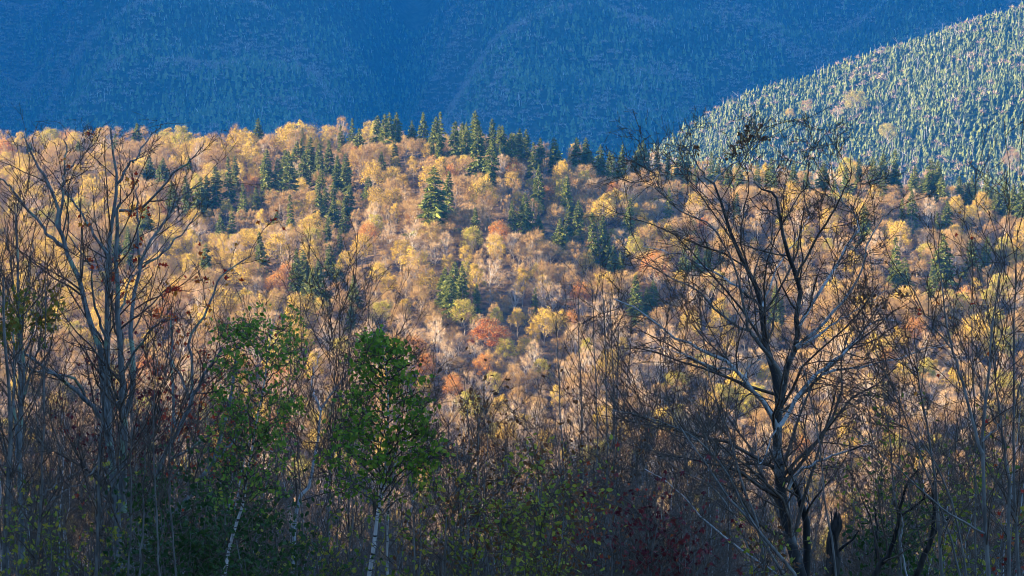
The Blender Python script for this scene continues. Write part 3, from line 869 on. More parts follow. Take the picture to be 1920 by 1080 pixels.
def fg_tree(name, label, cat, D, stems, bark, twigmat=None, dens=(1.6, 5, 3), tw=(.5, 1.5), ang=40, up=.06, rmin=.0042, group=None, vtop=-999, wig=.13, tstart=.25):
    """STEMS: (uv, width px at foot, width px at tip, depth drift, parent depth drift). The first is the trunk and goes on down to the ground"""
    u0, v0 = stems[0][0][0]
    b = px(u0, v0, D)
    lean = (px(*stems[0][0][1], D) - b); lean = lean / max(abs(lean[2]), .3)
    gz = float(H(b[0], b[1]))
    foot = np.array([b[0] - lean[0] * min(b[2] - gz, 1.2), b[1], 0]); foot[2] = float(H(foot[0], foot[1])) - .15
    e = thing(name, label, cat, (foot[0], foot[1], foot[2] + .15), group)
    org = np.array(e.location)
    allP, allR = [], []
    for k, st in enumerate(stems):
        uv, w0, w1 = st[0], st[1], st[2]
        off = st[3] if len(st) > 3 else 0.0
        d0 = st[4] if len(st) > 4 else 0.0
        P = stem_pts(uv, D + d0, off, 16, k == 0)
        if k == 0:
            P = np.vstack([resample([foot, (foot + P[0]) / 2 + np.array([.02, 0, 0]), P[0]], 5)[:-1], P])
        n = len(P)
        r = np.linspace(w0, w1, n) * D / F / 2
        if k == 0: r[:3] *= np.array([1.35, 1.15, 1.05])
        m = MB(); tubes(m, (P - org)[None], np.maximum(r, rmin)[None], 8 if w0 > 8 else 6)
        mat_ = bark if not isinstance(bark, (list, tuple)) else bark[min(k, len(bark) - 1)]
        link('trunk' if k == 0 else 'limb', m.mesh(name + '_stem', [mat_]), e)
        P16 = resample(P, 16) if n != 16 else P
        allP.append(P16); allR.append(np.maximum(np.interp(np.linspace(0, 1, 16), np.linspace(0, 1, n), r), rmin))
    AP = np.array(allP); AR = np.array(allR)
    ln = np.linalg.norm(np.diff(AP, axis=1), axis=2).sum(1)
    A, ARr = spawn(AP, AR, np.maximum(ln * dens[0], 2), (tstart, 1.0), (ang, 11), .45, tw, 7, up, wig, .42, rmin * 1.25, .45)
    Bb, BR = spawn(A, ARr, dens[1], (.2, 1.0), (42, 12), .45, (.15, .9), 6, up, wig * 1.1, .6, rmin, .4)
    Cc, CR = spawn(Bb, BR, dens[2], (.2, 1.0), (42, 12), .5, (.08, .45), 4, up, wig, .7, rmin * .8, .4)
    if vtop > -999:          # the crown ends about level with the hill crest
        def below(P, Q):
            k_ = proj(P[:, -1])[:, 1] > vtop
            return P[k_], Q[k_]
        A, ARr = below(A, ARr); Bb, BR = below(Bb, BR); Cc, CR = below(Cc, CR)
    m = MB()
    for P, Q, ns in ((A, ARr, 4), (Bb, BR, 3), (Cc, CR, 3)):
        tubes(m, P - org, Q, ns)
    o = link('twigs', m.mesh(name + '_twigs', [twigmat or M_twig]), e)
    o['kind'] = 'stuff'
    return e, org, dict(A=A, B=Bb, C=Cc, S=AP)

def leaf_pos(T, n, key='C', box=None, jit=.04):
    """points on the twigs, only inside the pixel box if given"""
    P = np.concatenate([T[k].reshape(-1, 3) for k in key])
    if box is not None:
        q = proj(P)
        P = P[(q[:, 0] > box[0]) & (q[:, 0] < box[2]) & (q[:, 1] > box[1]) & (q[:, 1] < box[3])]
    if len(P) == 0: return P
    return P[rng.integers(0, len(P), n)] + rng.normal(size=(n, 3)) * jit

def single_leaf(mats, shape=None, k=3):
    tv, tf = shape if shape else (LEAF, LEAF_F)
    out = []
    for m in mats:
        b_ = MB(); b_.add(tv, tf); out.append(b_.mesh('leaf', [m]))
    return out
def leaf_parts(e, org, pos, meshes, size, droop=.5, label=None):
    x, y, z = leaf_frames(len(pos), droop)
    from mathutils import Matrix
    for i in range(len(pos)):
        o = link('leaf', meshes[i % len(meshes)], e)
        s = size * random.uniform(.7, 1.25)
        M = Matrix((tuple(x[i] * s) + (pos[i][0] - org[0],), tuple(y[i] * s) + (pos[i][1] - org[1],), tuple(z[i] * s) + (pos[i][2] - org[2],), (0, 0, 0, 1)))
        o.matrix_local = M
def leaf_mass(e, org, pos, m, size, shape=None, droop=.5, name='foliage'):
    if len(pos) == 0: return
    b_ = MB(); leaves(b_, pos - org, rng.uniform(.65, 1.25, len(pos)) * size, 0, shape, droop)
    o = link(name, b_.mesh(name, [m]), e); o['kind'] = 'stuff'
ML = (MLEAF, MLEAF_F)
def flat(name, col):
    m, t, b = mat(name); b.inputs['Base Color'].default_value = (*col, 1); b.inputs['Roughness'].default_value = .55
    tr = t.nodes.new('ShaderNodeBsdfTranslucent'); tr.inputs[0].default_value = (*col, 1)
    n_ = t.nodes.new('ShaderNodeTexNoise'); n_.inputs['Scale'].default_value = 3
    c = ramp(t, n_.outputs[0], [(.3, tuple(x * .75 for x in col)), (.7, tuple(min(1, x * 1.2) for x in col))])
    t.links.new(c, b.inputs['Base Color']); t.links.new(c, tr.inputs[0])
    ms = t.nodes.new('ShaderNodeMixShader'); ms.inputs[0].default_value = .4
    out = [x for x in t.nodes if x.type == 'OUTPUT_MATERIAL'][0]
    t.links.new(b.outputs[0], ms.inputs[1]); t.links.new(tr.outputs[0], ms.inputs[2]); t.links.new(ms.outputs[0], out.inputs[0])
    return m
MF_green = [flat('birch_leaf_green', c) for c in ((.07, .14, .016), (.12, .21, .022), (.17, .27, .03), (.28, .31, .035))]
MF_red = [flat('maple_leaf_red', c) for c in ((.58, .06, .02), (.62, .12, .025), (.48, .04, .02), (.64, .22, .03))]

# the big bare maple on the left
maple = [
 ([(224,1080),(219,1010),(216,950),(213,880),(207,836),(202,790),(200,700),(200,636),(202,546),(203,481),(208,424),(218,371),(220,330),(212,293),(207,240)], 21, 3, 0.5),
 ([(230,960),(229,884),(230,820),(230,762),(229,700),(225,640),(222,587),(217,505),(220,416),(226,380)], 17, 5, -0.6),
 ([(204,836),(200,770),(190,680),(179,627),(163,579),(143,513),(118,460),(110,424),(108,391),(94,354),(79,322),(61,297),(45,255)], 13, 3, 0.8),
 ([(112,432),(118,354),(120,330),(124,281),(122,246)], 6, 2, 0.5, .6),
 ([(120,328),(140,305),(155,290),(157,250)], 3.5, 1.6, 0.3, .9),
 ([(206,815),(191,795),(171,762),(134,728),(95,695),(53,668),(20,640)], 11, 4, -1.0),
 ([(167,760),(140,712),(88,700),(49,689),(8,656)], 6, 2.5, -1.4),
 ([(118,462),(90,440),(77,424),(41,379),(20,350),(0,335)], 7, 3, 1.0, .5),
 ([(202,476),(171,432),(151,399),(126,363),(108,350)], 6, 2, 0.7, .3),
 ([(219,345),(244,306),(253,302),(275,265),(302,232)], 5.5, 1.8, .6, .3),
 ([(224,395),(252,392),(281,375),(318,330),(350,305),(363,293),(379,275)], 6, 1.8, -.6, .3),
 ([(229,790),(245,746),(246,690),(245,628),(252,560),(261,505),(286,452),(310,416),(339,371),(378,345)], 11, 2.5, 0.9),
 ([(262,503),(290,486),(318,465),(351,428),(372,400)], 5.5, 2, .4, .7),
 ([(260,505),(260,448),(259,400),(258,375),(257,338)], 6, 2.2, .2, .7),
 ([(203,640),(185,600),(176,560),(170,500),(150,470),(128,440)], 6, 2, -.8, .2),
 ([(216,600),(235,560),(246,520),(280,500)], 5, 2, .7, .3),
 ([(228,700),(262,650),(290,610),(318,595)], 6, 2, -.9),
]
eM, oM, TM = fg_tree('maple_tree', 'tall bare maple with lichen-grey forked trunk and a few red leaves', 'maple', 27.0, maple, M_maple, M_twig, (2.2, 5, 3), (.5, 1.5), 38, vtop=222)
redspots = [(255,335),(245,405),(270,400),(262,490),(205,520),(312,540),(320,548),(300,500),(345,480),(405,525),(180,498),(150,420),(120,300),(165,250),(330,545),(225,530),(230,560),(250,345),(300,585),(215,480),(318,590),(265,465)]
P = np.concatenate([TM[k].reshape(-1, 3) for k in 'ABC']); q = proj(P)
pos = []
for (u, v) in redspots:
    d = (q[:, 0] - u) ** 2 + (q[:, 1] - v) ** 2
    near_ = np.argsort(d)[:14]
    for j in rng.choice(near_, rng.integers(5, 11)):
        pos.append(P[j] + rng.normal(size=3) * .035)
leaf_parts(eM, oM, np.array(pos), single_leaf(MF_red, ML), .08, .7)

lean = [
 ([(237,1080),(249,1040),(281,1020),(314,978),(355,933),(375,901),(400,860),(424,783),(436,721),(444,660)], 15, 5, .6),
 ([(262,1034),(286,930),(300,870),(310,852),(339,795),(359,754),(375,717),(396,681),(416,652)], 11, 5, -.6),
 ([(359,750),(362,690),(355,640),(375,603),(400,558),(412,522),(444,497),(470,480)], 7, 2, .4, -.4),
 ([(330,800),(322,700),(322,640),(320,600)], 6, 3, .5, -.3),
 ([(396,870),(430,835),(455,800)], 6, 2.5, .6, .3),
 ([(318,862),(370,832),(410,805),(440,795)], 5, 2, -.7, -.3),
 ([(330,960),(380,950),(420,948),(450,935)], 7, 3, .9, .2),
 ([(355,745),(330,690),(313,665),(300,655)], 5, 2, .5, -.4),
]
e, o, T = fg_tree('leaning_maple_tree', 'lichen-spotted maple leaning to the right from the big maple foot', 'maple', 25.0, lean, M_maple, M_twig, (1.8, 5, 3), (.5, 1.5), 40)
ps = leaf_pos(T, 120, 'BC'); leaf_parts(e, o, ps, single_leaf(MF_red, ML), .075, .7)

# slim stems along the left edge
def slim(label, D, uv, w, w1=1.6, extra=(), name='bare_sapling', bark=None, dens=(2.6, 4, 2.5), tw=(.4, 1.3), ang=34, cat='sapling', group=None, up=.07):
    return fg_tree(name, label, cat, D, [(uv, w, w1, random.uniform(-.5, .5))] + list(extra), bark or M_grey, M_twig, dens, tw, ang, up, .004, group)
slim('straight dark sapling standing just in front of the big maple trunk', 19, [(180,1080),(184,980),(186,900),(189,830),(195,740),(200,680),(203,620),(206,540)], 8, 2, [([(188,860),(160,900),(130,915),(95,940)][::-1], 2, 4, .3), ([(192,800),(215,760),(238,735)], 3.5, 1.4, .4)])
slim('slim dark sapling between the left edge and the bare maple', 20, [(66,1080),(72,1000),(77,930),(80,850),(82,780),(83,700),(85,600),(85,520)], 8, 1.6, [([(77,930),(110,905),(145,885),(175,868)], 3.5, 1.4, .4), ([(80,840),(66,770),(60,700)], 3, 1.3, -.4)])
slim('grey sapling hugging the left edge of the view', 21, [(8,1080),(10,980),(16,880),(20,780),(14,700),(8,600),(6,520)], 11, 4)
slim('twin-stemmed grey tree just inside the left edge', 24, [(42,1080),(40,960),(36,860),(40,780),(45,700),(40,640),(35,560),(33,470),(30,400)], 12, 2.5, [([(38,880),(28,780),(24,680),(22,600),(15,540)], 7, 2.5, .7), ([(41,760),(62,690),(75,640),(78,560)], 5, 2, -.5)], name='grey_tree', cat='tree', bark=M_maple)
slim('bare tree with slender upright limbs left of the maple', 29, [(38,1000),(37,900),(38,760),(36,640),(36,580),(33,500),(30,430),(27,380)], 12, 2, [([(37,640),(48,560),(58,480),(66,420)], 5, 1.6, .4), ([(36,600),(24,520),(14,450),(8,400)], 5, 1.6, -.4)], name='grey_tree', cat='tree')
ol = slim('small sapling with orange and green leaves at the left edge', 23, [(12,1080),(20,900),(24,760),(30,680),(42,620),(52,580)], 6, 1.5, [([(28,700),(12,640),(5,600)], 3, 1.2, .3), ([(30,680),(60,630),(78,590)], 3, 1.2, .3)], name='leafy_sapling')
leaf_mass(ol[0], ol[1], leaf_pos(ol[2], 330, 'ABC', (0, 545, 105, 655), .06), M_og, .085, ML)
slim('whippy sapling with side shoots right of the big maple', 18, [(300,1080),(296,1000),(290,900),(288,820),(290,740),(296,660)], 5, 1.3)
slim('thin upright sapling against the leaning maple', 18.5, [(330,1080),(322,980),(318,880),(322,800),(326,720)], 5, 1.3)
slim('pair of thin stems at the foot of the big maple', 19, [(240,1080),(246,960),(245,860),(247,760),(252,680)], 5, 1.4, [([(262,1080),(270,960),(272,860),(280,760)], 4.5, 1.3, .3)])

# two green birches
def green_birch(label, D, stems, crown, nleaf, m, size, nsingle, bark, dens, seed):
    e, o, T = fg_tree('birch_tree', label, 'birch', D, stems, bark, M_twig, dens, (.18, .62), 40, .06, .0022, None)
    P = np.concatenate([T['C'].reshape(-1, 3), T['B'].reshape(-1, 3)])
    q = proj(P)
    cv = np.array(crown)
    lo = np.interp(q[:, 1], cv[:, 0], cv[:, 1]); hi = np.interp(q[:, 1], cv[:, 0], cv[:, 2]); wt = np.interp(q[:, 1], cv[:, 0], cv[:, 3])
    jw = 14 * np.sin(q[:, 1] * .11 + 2 * np.sign(q[:, 0] - 500 - 230 * (D < 18))) + rng.normal(size=len(q)) * 9
    lo = lo + jw; hi = hi - jw
    ok = (q[:, 0] > lo) & (q[:, 0] < hi) & (q[:, 1] > cv[0, 0]) & (q[:, 1] < cv[-1, 0]) & (rng.random(len(q)) < wt)
    P = P[ok]
    ps = P[rng.integers(0, len(P), nleaf)] + rng.normal(size=(nleaf, 3)) * .035
    order = np.argsort(np.linalg.norm(ps, axis=1))
    ps = ps[order]
    leaf_parts(e, o, ps[:nsingle], single_leaf(MF_green), size, .75)
    leaf_mass(e, o, ps[nsingle:], m, size, None, .75)
    return e, o, T
def side(u0, v0, du, dv, w=3.0, off=0):
    return ([(u0, v0), (u0 + du * .3, v0 + dv * .45), (u0 + du * .7, v0 + dv * .8), (u0 + du, v0 + dv)], w, 1.0, off)
cst = [([(692,1080),(703,1015),(707,970),(714,925),(722,880),(726,840),(727,790),(728,740),(724,700),(720,665),(708,608)], 10, 1.2, .1)]
for i in range(34):
    t = i / 33
    v = 640 + 310 * t
    w_ = np.interp(v, [640, 690, 770, 840, 930], [20, 48, 84, 112, 112])
    s_ = 1 if i % 2 else -1
    L_ = w_ * random.uniform(.55, 1.05)
    cst.append(side(np.interp(v, [640, 665, 740, 840, 925], [716, 720, 728, 726, 715]), v + 15, s_ * L_, -L_ * random.uniform(.45, .95), 3.2, random.uniform(-.5, .5)))
green_birch('dense green birch with slim white trunk standing alone at centre', 17.0, cst, [(598,700,716,1),(620,692,728,1),(645,682,748,.9),(680,664,772,.75),(720,662,784,.62),(770,650,804,.6),(830,625,822,.7),(880,610,828,.7),(930,606,820,.5),(985,630,805,.2)], 2300, M_green, .054, 240, [M_wbirch, M_twig], (7, 5, 3), 1)
lst = [([(420,1080),(430,1030),(437,1000),(448,965),(458,930),(466,880),(474,830),(488,760),(498,700),(506,640),(520,585)], 9, 1.3, .2)]
for i in range(26):
    t = i / 25
    v = 620 + 330 * t
    w_ = np.interp(v, [600, 680, 760, 860, 950], [60, 85, 90, 80, 60])
    s_ = 1 if i % 2 else -1
    L_ = w_ * random.uniform(.5, 1.1)
    lst.append(side(np.interp(v, [620, 700, 760, 830, 930], [510, 498, 488, 474, 458]), v + 15, s_ * L_, -L_ * random.uniform(.5, 1.1), 2.8, random.uniform(-.5, .5)))
green_birch('light green open birch with leaning white trunk beside the maples', 18.5, lst, [(570,440,560,.8),(620,400,575,1),(700,400,580,1),(800,400,560,.9),(900,370,550,.6),(1000,380,520,.4)], 2000, M_green2, .052, 60, [M_wbirch, M_twig], (6, 4, 3), 2)
slim('second slim white birch stem close behind the dense green birch', 18, [(727,1080),(726,1040),(726,1000),(729,950),(736,900),(742,850)], 6, 2.5, name='birch_sapling', bark=M_wbirch, dens=(1.5, 3, 2))

# pale bent tree and the poles between the birches
slim('pale grey tree bent like an elbow left of the dense green birch', 24, [(548,1080),(552,1000),(560,935),(580,912),(585,880),(592,845),(597,820),(600,775),(608,755),(620,740),(645,710),(660,690)], 9, 2, [([(601,770),(592,745),(585,725),(590,690),(600,665)], 5, 1.6, .4)], name='pale_tree', bark=M_pale, cat='tree', dens=(2, 5, 3), ang=40)
for i, (a, lab) in enumerate((([(632,1080),(634,960),(637,860),(640,760),(640,640)], 'thin upright sapling just left of the dense green birch'), ([(615,1080),(618,940),(622,820),(626,700),(622,610)], 'thin sapling rising past the bent pale tree'), ([(655,1060),(652,900),(650,780),(655,660),(660,600)], 'thin sapling against the left of the dense birch crown'), ([(520,1080),(516,980),(520,880),(530,790),(545,700)], 'thin sapling between the light green birch and bent tree'), ([(575,1080),(568,1000),(562,900),(556,800),(548,720)], 'thin pale sapling below the bent tree elbow'))):
    slim(lab, 20 + i, a, 5, 1.2)
for i, (a, lab) in enumerate((([(1098,1000),(1092,860),(1090,740),(1087,650),(1085,555)], 'leftmost of the tall bare poles in the middle of the slope'), ([(1112,990),(1120,860),(1118,740),(1114,640),(1110,540)], 'second bare pole from the left in the middle group'), ([(1137,990),(1139,840),(1136,720),(1134,620),(1130,535)], 'thickest straight pole of the middle group'), ([(1150,980),(1152,860),(1150,740),(1147,640),(1143,560)], 'pole just right of the thickest pole in the middle'), ([(1160,980),(1157,850),(1157,740),(1159,660),(1161,600)], 'rightmost bare pole of the middle group'), ([(1062,1000),(1056,860),(1050,740),(1046,660),(1042,600)], 'lone bare pole left of the middle group'))):
    slim(lab, 33 + i * .7, a, 4.2, 1.6, name='bare_pole_tree', cat='tree', dens=(1.7, 3, 2), tw=(.3, 1.0), ang=28)

# the bare yellow birch on the right
yb = [
 ([(1502,1080),(1490,1040),(1478,1000),(1466,930),(1460,880),(1456,822),(1459,780),(1461,751),(1452,700),(1437,655),(1431,600),(1430,575),(1420,545),(1405,515),(1380,460),(1366,424),(1352,379),(1338,342)], 28, 4, .8),
 ([(1461,765),(1467,733),(1478,692),(1493,644),(1496,600),(1496,524),(1477,477),(1464,422),(1455,371),(1438,358),(1413,341)], 17, 3, -.8),
 ([(1456,800),(1444,773),(1431,751),(1400,720),(1373,689),(1347,667),(1307,653),(1279,643),(1237,613),(1203,584),(1150,560)], 12, 2.5, -1.2),
 ([(1376,692),(1338,689),(1307,676),(1280,662),(1235,650)], 6, 2, -.6, -.4),
 ([(1466,720),(1458,690),(1430,655),(1413,627),(1399,618),(1348,588),(1313,550),(1258,520),(1186,481)], 11, 2, -1.3, -.2),
 ([(1402,622),(1397,580),(1390,550),(1379,494),(1360,464),(1339,430),(1301,405),(1262,388),(1235,345),(1203,290)], 6, 1.6, -.6, -.7),
 ([(1424,562),(1416,565),(1382,537),(1348,515),(1313,498),(1279,481),(1241,469),(1205,462)], 7, 1.8, .9, .5),
 ([(1338,345),(1313,319),(1296,290),(1292,255),(1284,221)], 4, 1.6, .3, .8),
 ([(1338,342),(1373,311),(1399,285),(1425,255),(1445,215)], 4.5, 1.6, -.4, .8),
 ([(1458,800),(1471,782),(1502,738),(1533,702),(1560,680),(1585,660),(1610,635),(1630,610),(1650,598),(1690,605)], 11, 3, .8),
 ([(1540,702),(1565,695),(1590,692),(1655,682),(1700,667),(1745,652),(1790,645)], 7, 1.8, .5, .4),
 ([(1494,640),(1498,613),(1541,537),(1570,494),(1592,452),(1609,426),(1605,409),(1579,379),(1570,350)], 8, 2, .7, -.4),
 ([(1494,520),(1515,473),(1549,422),(1568,383),(1583,358),(1596,328),(1596,285)], 6, 1.6, -.5, -.6),
 ([(1492,650),(1536,613),(1579,567),(1613,515),(1626,464),(1640,430),(1670,400)], 7, 1.8, -.8, -.4),
 ([(1494,655),(1535,625),(1566,605),(1600,585),(1640,560),(1665,545)], 6, 1.8, .3, -.2),
 ([(1400,711),(1404,689),(1424,676),(1420,668),(1413,655)], 5, 2.5, .3, -.5),
 ([(1478,915),(1500,885),(1520,871),(1560,856),(1600,840),(1640,828)], 9, 2.5, -.9),
 ([(1464,422),(1485,385),(1510,350),(1520,300),(1530,262)], 4, 1.5, .4, -.7),
 ([(1430,575),(1450,520),(1470,480),(1500,440),(1515,400)], 5, 1.5, .7, .3),
 ([(1406,515),(1390,450),(1395,400),(1400,340),(1398,290)], 4.5, 1.5, -.5, .6),
 ([(1457,850),(1440,870),(1410,862),(1370,845),(1330,835)], 5, 2, .6),
 ([(1456,800),(1438,840),(1425,870),(1420,840),(1417,800)], 4, 1.8, -.5),
]
yb = [yb[0]] + [(q_[0], q_[1] * .86, q_[2] * .8) + tuple(q_[3:]) for q_ in yb[1:]]
eY, oY, TY = fg_tree('yellow_birch_tree', 'big bare yellow birch with forked mottled trunk and wide dark limbs', 'birch', 25.0, yb, [M_ybirch, M_ybirch, M_ybranch, M_ybranch, M_grey, M_grey, M_ybranch, M_grey, M_ybranch, M_ybranch, M_ybranch, M_ybranch, M_twig, M_ybranch, M_ybranch, M_ybranch, M_ybranch, M_twig, M_ybranch, M_twig, M_twig, M_pale], M_twig, (3.8, 6, 5), (.45, 2.3), 48, .015, .0042, wig=.17, vtop=196)
for bx in ((1290, 235, 1410, 300), (1600, 535, 1700, 580), (1420, 220, 1450, 270)):
    ps = leaf_pos(TY, 70 if bx[2] - bx[0] > 60 else 16, 'BC', bx, .03)
    leaf_mass(eY, oY, ps, M_brownl, .07, None, .8, 'dry_leaves')
slim('rough second birch stem broken short right against the yellow birch foot', 25.6, [(1511,1080),(1513,1030),(1511,978),(1502,945),(1492,915),(1482,885)], 18, 9, name='birch_tree', bark=M_ybirch, cat='birch', dens=(1, 3, 2))
for i, (a, w_, lab) in enumerate((
    ([(1489,1075),(1449,1027),(1404,973),(1364,929),(1324,871),(1298,836),(1270,790),(1245,750)], 9, 'long pale sapling leaning up-left below the yellow birch'),
    ([(1470,1080),(1430,1010),(1395,950),(1370,900),(1335,850),(1300,818),(1262,800),(1210,780),(1150,770)], 8, 'dark leaning sapling arching left from the yellow birch foot'),
    ([(1462,1080),(1436,1062),(1391,1031),(1324,978),(1280,929),(1245,900),(1210,880)], 6, 'pale low stem sweeping left along the slope bottom'),
    ([(1420,1080),(1392,1000),(1369,956),(1333,911),(1280,884),(1230,850),(1190,800)], 6, 'grey whip bending left over the burgundy shrubs'),
    ([(1420,980),(1390,900),(1368,820),(1345,760),(1330,700),(1318,640)], 6, 'upright grey sapling left of the yellow birch trunk'))):
    slim(lab, 19 + i * .9, a, w_, 1.6, name='leaning_sapling', bark=M_pale if i == 2 else M_grey, dens=(2.4, 4, 3), ang=38)

# broken dark stubs
def stub(label, D, uv, w, top):
    b = px(*uv[0], D)
    foot = np.array([b[0], b[1], float(H(b[0], b[1])) - .1])
    P = np.vstack([foot, np.array([px(u, v, D) for u, v in uv])])
    P = resample(P, 12, .008)
    e = thing('broken_stump', label, 'stump', tuple(foot + np.array([0, 0, .1])))
    org = np.array(e.location)
    r = np.linspace(w * 1.25, w * .8, 12) * D / F / 2
    m = MB(); tubes(m, (P - org)[None], (r * (1 + rng.normal(size=12) * .06))[None], 9)
    # splintered top: long uneven teeth round the break
    c = P[-1] - org; rr = r[-1]
    for k in range(9):
        a0 = k * 2 * math.pi / 9; a1 = a0 + .75
        tip = c + np.array([math.cos(a0 + .3) * rr * .5, math.sin(a0 + .3) * rr * .5, top * random.uniform(.2, 1)])
        p0 = c + np.array([math.cos(a0) * rr, math.sin(a0) * rr, -.03]); p1 = c + np.array([math.cos(a1) * rr, math.sin(a1) * rr, -.03])
        m.add([p0, p1, tip, c], [(0, 1, 2), (1, 3, 2), (3, 0, 2)])
    link('trunk', m.mesh('broken_stump', [M_stump]), e)
    m2 = MB(); A, AR_ = spawn(P[None], r[None], 3, (.4, .95), (55, 12), .3, (.15, .45), 4, .1, .15, .3, .008, .2)
    tubes(m2, A - org, AR_, 5); link('stub_branch', m2.mesh('stub_branch', [M_stump]), e)
stub('black splintered stump right of the yellow birch', 23, [(1562,1080),(1562,1040),(1564,1000),(1570,975)], 24, .16)
slim('black crooked trunk leaning right past the splintered stump', 22, [(1640,1080),(1650,1058),(1668,1040),(1678,1005),(1685,975),(1690,940),(1702,905),(1722,880)], 15, 3, [([(1652,1055),(1640,1020),(1645,985),(1638,950)], 8, 3, .3), ([(1686,970),(1720,945),(1745,915)], 6, 2, -.3)], name='crooked_tree', bark=M_stump, cat='tree', dens=(2.5, 4, 3))
slim('dark leaning trunk nearest the right saplings', 22.5, [(1718,1080),(1732,1045),(1745,1015),(1750,985),(1752,950),(1748,915),(1760,880)], 16, 3, [([(1747,1005),(1775,975),(1800,940)], 7, 2, .4)], name='crooked_tree', bark=M_stump, cat='tree', dens=(2.5, 4, 3))
slim('pale twisted dead branch standing between the dark stubs', 22, [(1700,1080),(1692,1040),(1688,1010),(1694,990),(1690,965)], 5, 2.5, name='dead_branch', bark=M_pale, cat='branch', dens=(2, 3, 2))

# saplings along the right edge
rs = [
 ('tallest forked grey sapling near the right edge', 18, [(1854,1080),(1849,1000),(1845,935),(1841,834),(1845,778),(1852,720),(1857,683),(1857,633),(1866,570),(1873,526),(1879,431)], 11, [([(1842,850),(1829,809),(1810,733),(1797,690),(1785,652),(1772,601),(1766,526),(1755,470)], 7, 1.8, .5), ([(1845,1000),(1800,975),(1766,954),(1703,897),(1640,840),(1600,800)], 5, 1.6, -.6), ([(1842,830),(1870,800),(1890,770)], 4, 1.5, .3), ([(1786,655),(1760,625),(1735,590),(1715,550),(1690,520),(1660,490)], 3.5, 1.4, -.4, .3)]),
 ('straight grey sapling second from the right edge', 18.6, [(1892,1080),(1892,990),(1892,903),(1884,840),(1879,803),(1872,750),(1867,715),(1866,650),(1850,590)], 9, [([(1880,810),(1850,760),(1830,700),(1800,640)], 4, 1.4, .4)]),
 ('straight sapling at the very right edge', 19, [(1910,1080),(1906,990),(1901,903),(1901,800),(1901,652),(1904,526),(1908,430)], 9, [([(1902,760),(1915,720),(1930,680)], 4, 2, .3), ([(1902,680),(1880,620),(1870,560)], 3.5, 1.4, -.3)]),
 ('slim curved sapling inside the right saplings', 20, [(1766,1080),(1760,990),(1753,903),(1744,840),(1734,778),(1722,715),(1717,665),(1715,620)], 8, []),
 ('thin straight pole among the right saplings', 21, [(1829,1080),(1829,1000),(1829,900),(1828,780),(1824,690),(1822,600)], 5, []),
 ('thin sapling curving left over the dark stubs', 20, [(1800,1080),(1780,1000),(1750,920),(1703,800),(1680,740),(1655,690),(1640,652)], 6, []),
 ('whippy sapling bowed left above the right stumps', 19.5, [(1812,1080),(1790,960),(1760,880),(1720,820),(1680,790),(1640,760),(1610,735)], 5, []),
 ('thin sapling right of the yellow birch fork', 21, [(1560,1010),(1545,930),(1540,860),(1530,790),(1515,730),(1500,660)], 5, []),
 ('slender pole just left of the right saplings', 22, [(1690,1080),(1684,980),(1672,860),(1660,760),(1655,680)], 5, []),
]
for i, (lab, D, a, w_, ex) in enumerate(rs):
    e, o, T = slim(lab, D, a, w_, 1.5, ex, dens=(2.6, 4, 3), ang=36, bark=M_grey)
    if i in (1, 2):
        leaf_parts(e, o, leaf_pos(T, 14, 'BC', None, .02), single_leaf(MF_red, ML), .055, .7)

# ------------------------------------------------------------------ brush: whippy bare saplings crowding the slope
def brush_mesh(h, nst, spread, dens):
    st = []
    for k in range(nst):
        a = rng.uniform(0, 6.28); l = rng.uniform(.05, spread)
        top = np.array([math.cos(a) * l * h, math.sin(a) * l * h, h * rng.uniform(.75, 1)])
        mid = top * np.array([.4, .4, .5]) + rng.normal(size=3) * .12
        st.append(resample([(rng.normal() * .05, rng.normal() * .05, -.3), mid, top], 12, .02))
    S = np.array(st); SR = np.linspace(.024, .007, 12)[None] * np.ones((nst, 1)) * rng.uniform(.7, 1.25, (nst, 1))
    tm = MB(); tubes(tm, S, SR, 5)
    A, AR_ = spawn(S, SR, dens[0], (.22, 1), (36, 10), .34, (.4, 2.2), 7, .06, .10, .5, .0065, .5)
    B_, BR_ = spawn(A, AR_, dens[1], (.15, 1), (40, 12), .45, (.2, 1.1), 6, .06, .12, .62, .0056, .4)
    C_, CR_ = spawn(B_, BR_, dens[2] * .55, (.15, 1), (42, 12), .5, (.12, .5), 4, .05, .12, .7, .0044, .4)
    wm = MB(); tubes(wm, A, AR_, 4); tubes(wm, B_, BR_, 3); tubes(wm, C_, CR_, 3)
    return tm, wm, np.concatenate([B_.reshape(-1, 3), C_.reshape(-1, 3)])
BR = []
for i in range(8):
    tm, wm, pp = brush_mesh(7.0, (1, 2, 3, 2, 1, 3, 2, 4)[i], (.08, .2, .3, .22, .12, .28, .25, .35)[i], (17, 6, 3))
    BR.append((tm.mesh('sapling_stem', [M_grey if i % 3 else M_pale]), wm.mesh('sapling_twigs', [M_twig if i % 2 else M_grey]), pp))
FLM = [(215, 700, 'the big bare maple'), (400, 850, 'the leaning maple'), (500, 750, 'the light green birch'), (725, 780, 'the dense green birch'), (600, 860, 'the bent pale tree'), (1130, 760, 'the middle poles'), (1460, 850, 'the yellow birch trunk'), (1340, 920, 'the leaning saplings'), (1560, 1010, 'the splintered stump'), (1850, 850, 'the right edge saplings'), (30, 850, 'the left edge stems'), (960, 900, 'the beech shrub'), (1220, 980, 'the burgundy shrub')]
brush = []
def top_limit(u):
    return np.interp(u, [0, 120, 300, 480, 560, 640, 760, 840, 900, 1000, 1080, 1200, 1280, 1400, 1500, 1600, 1750, 1920], [600, 640, 640, 660, 680, 720, 780, 740, 700, 690, 660, 650, 680, 700, 740, 740, 700, 640])
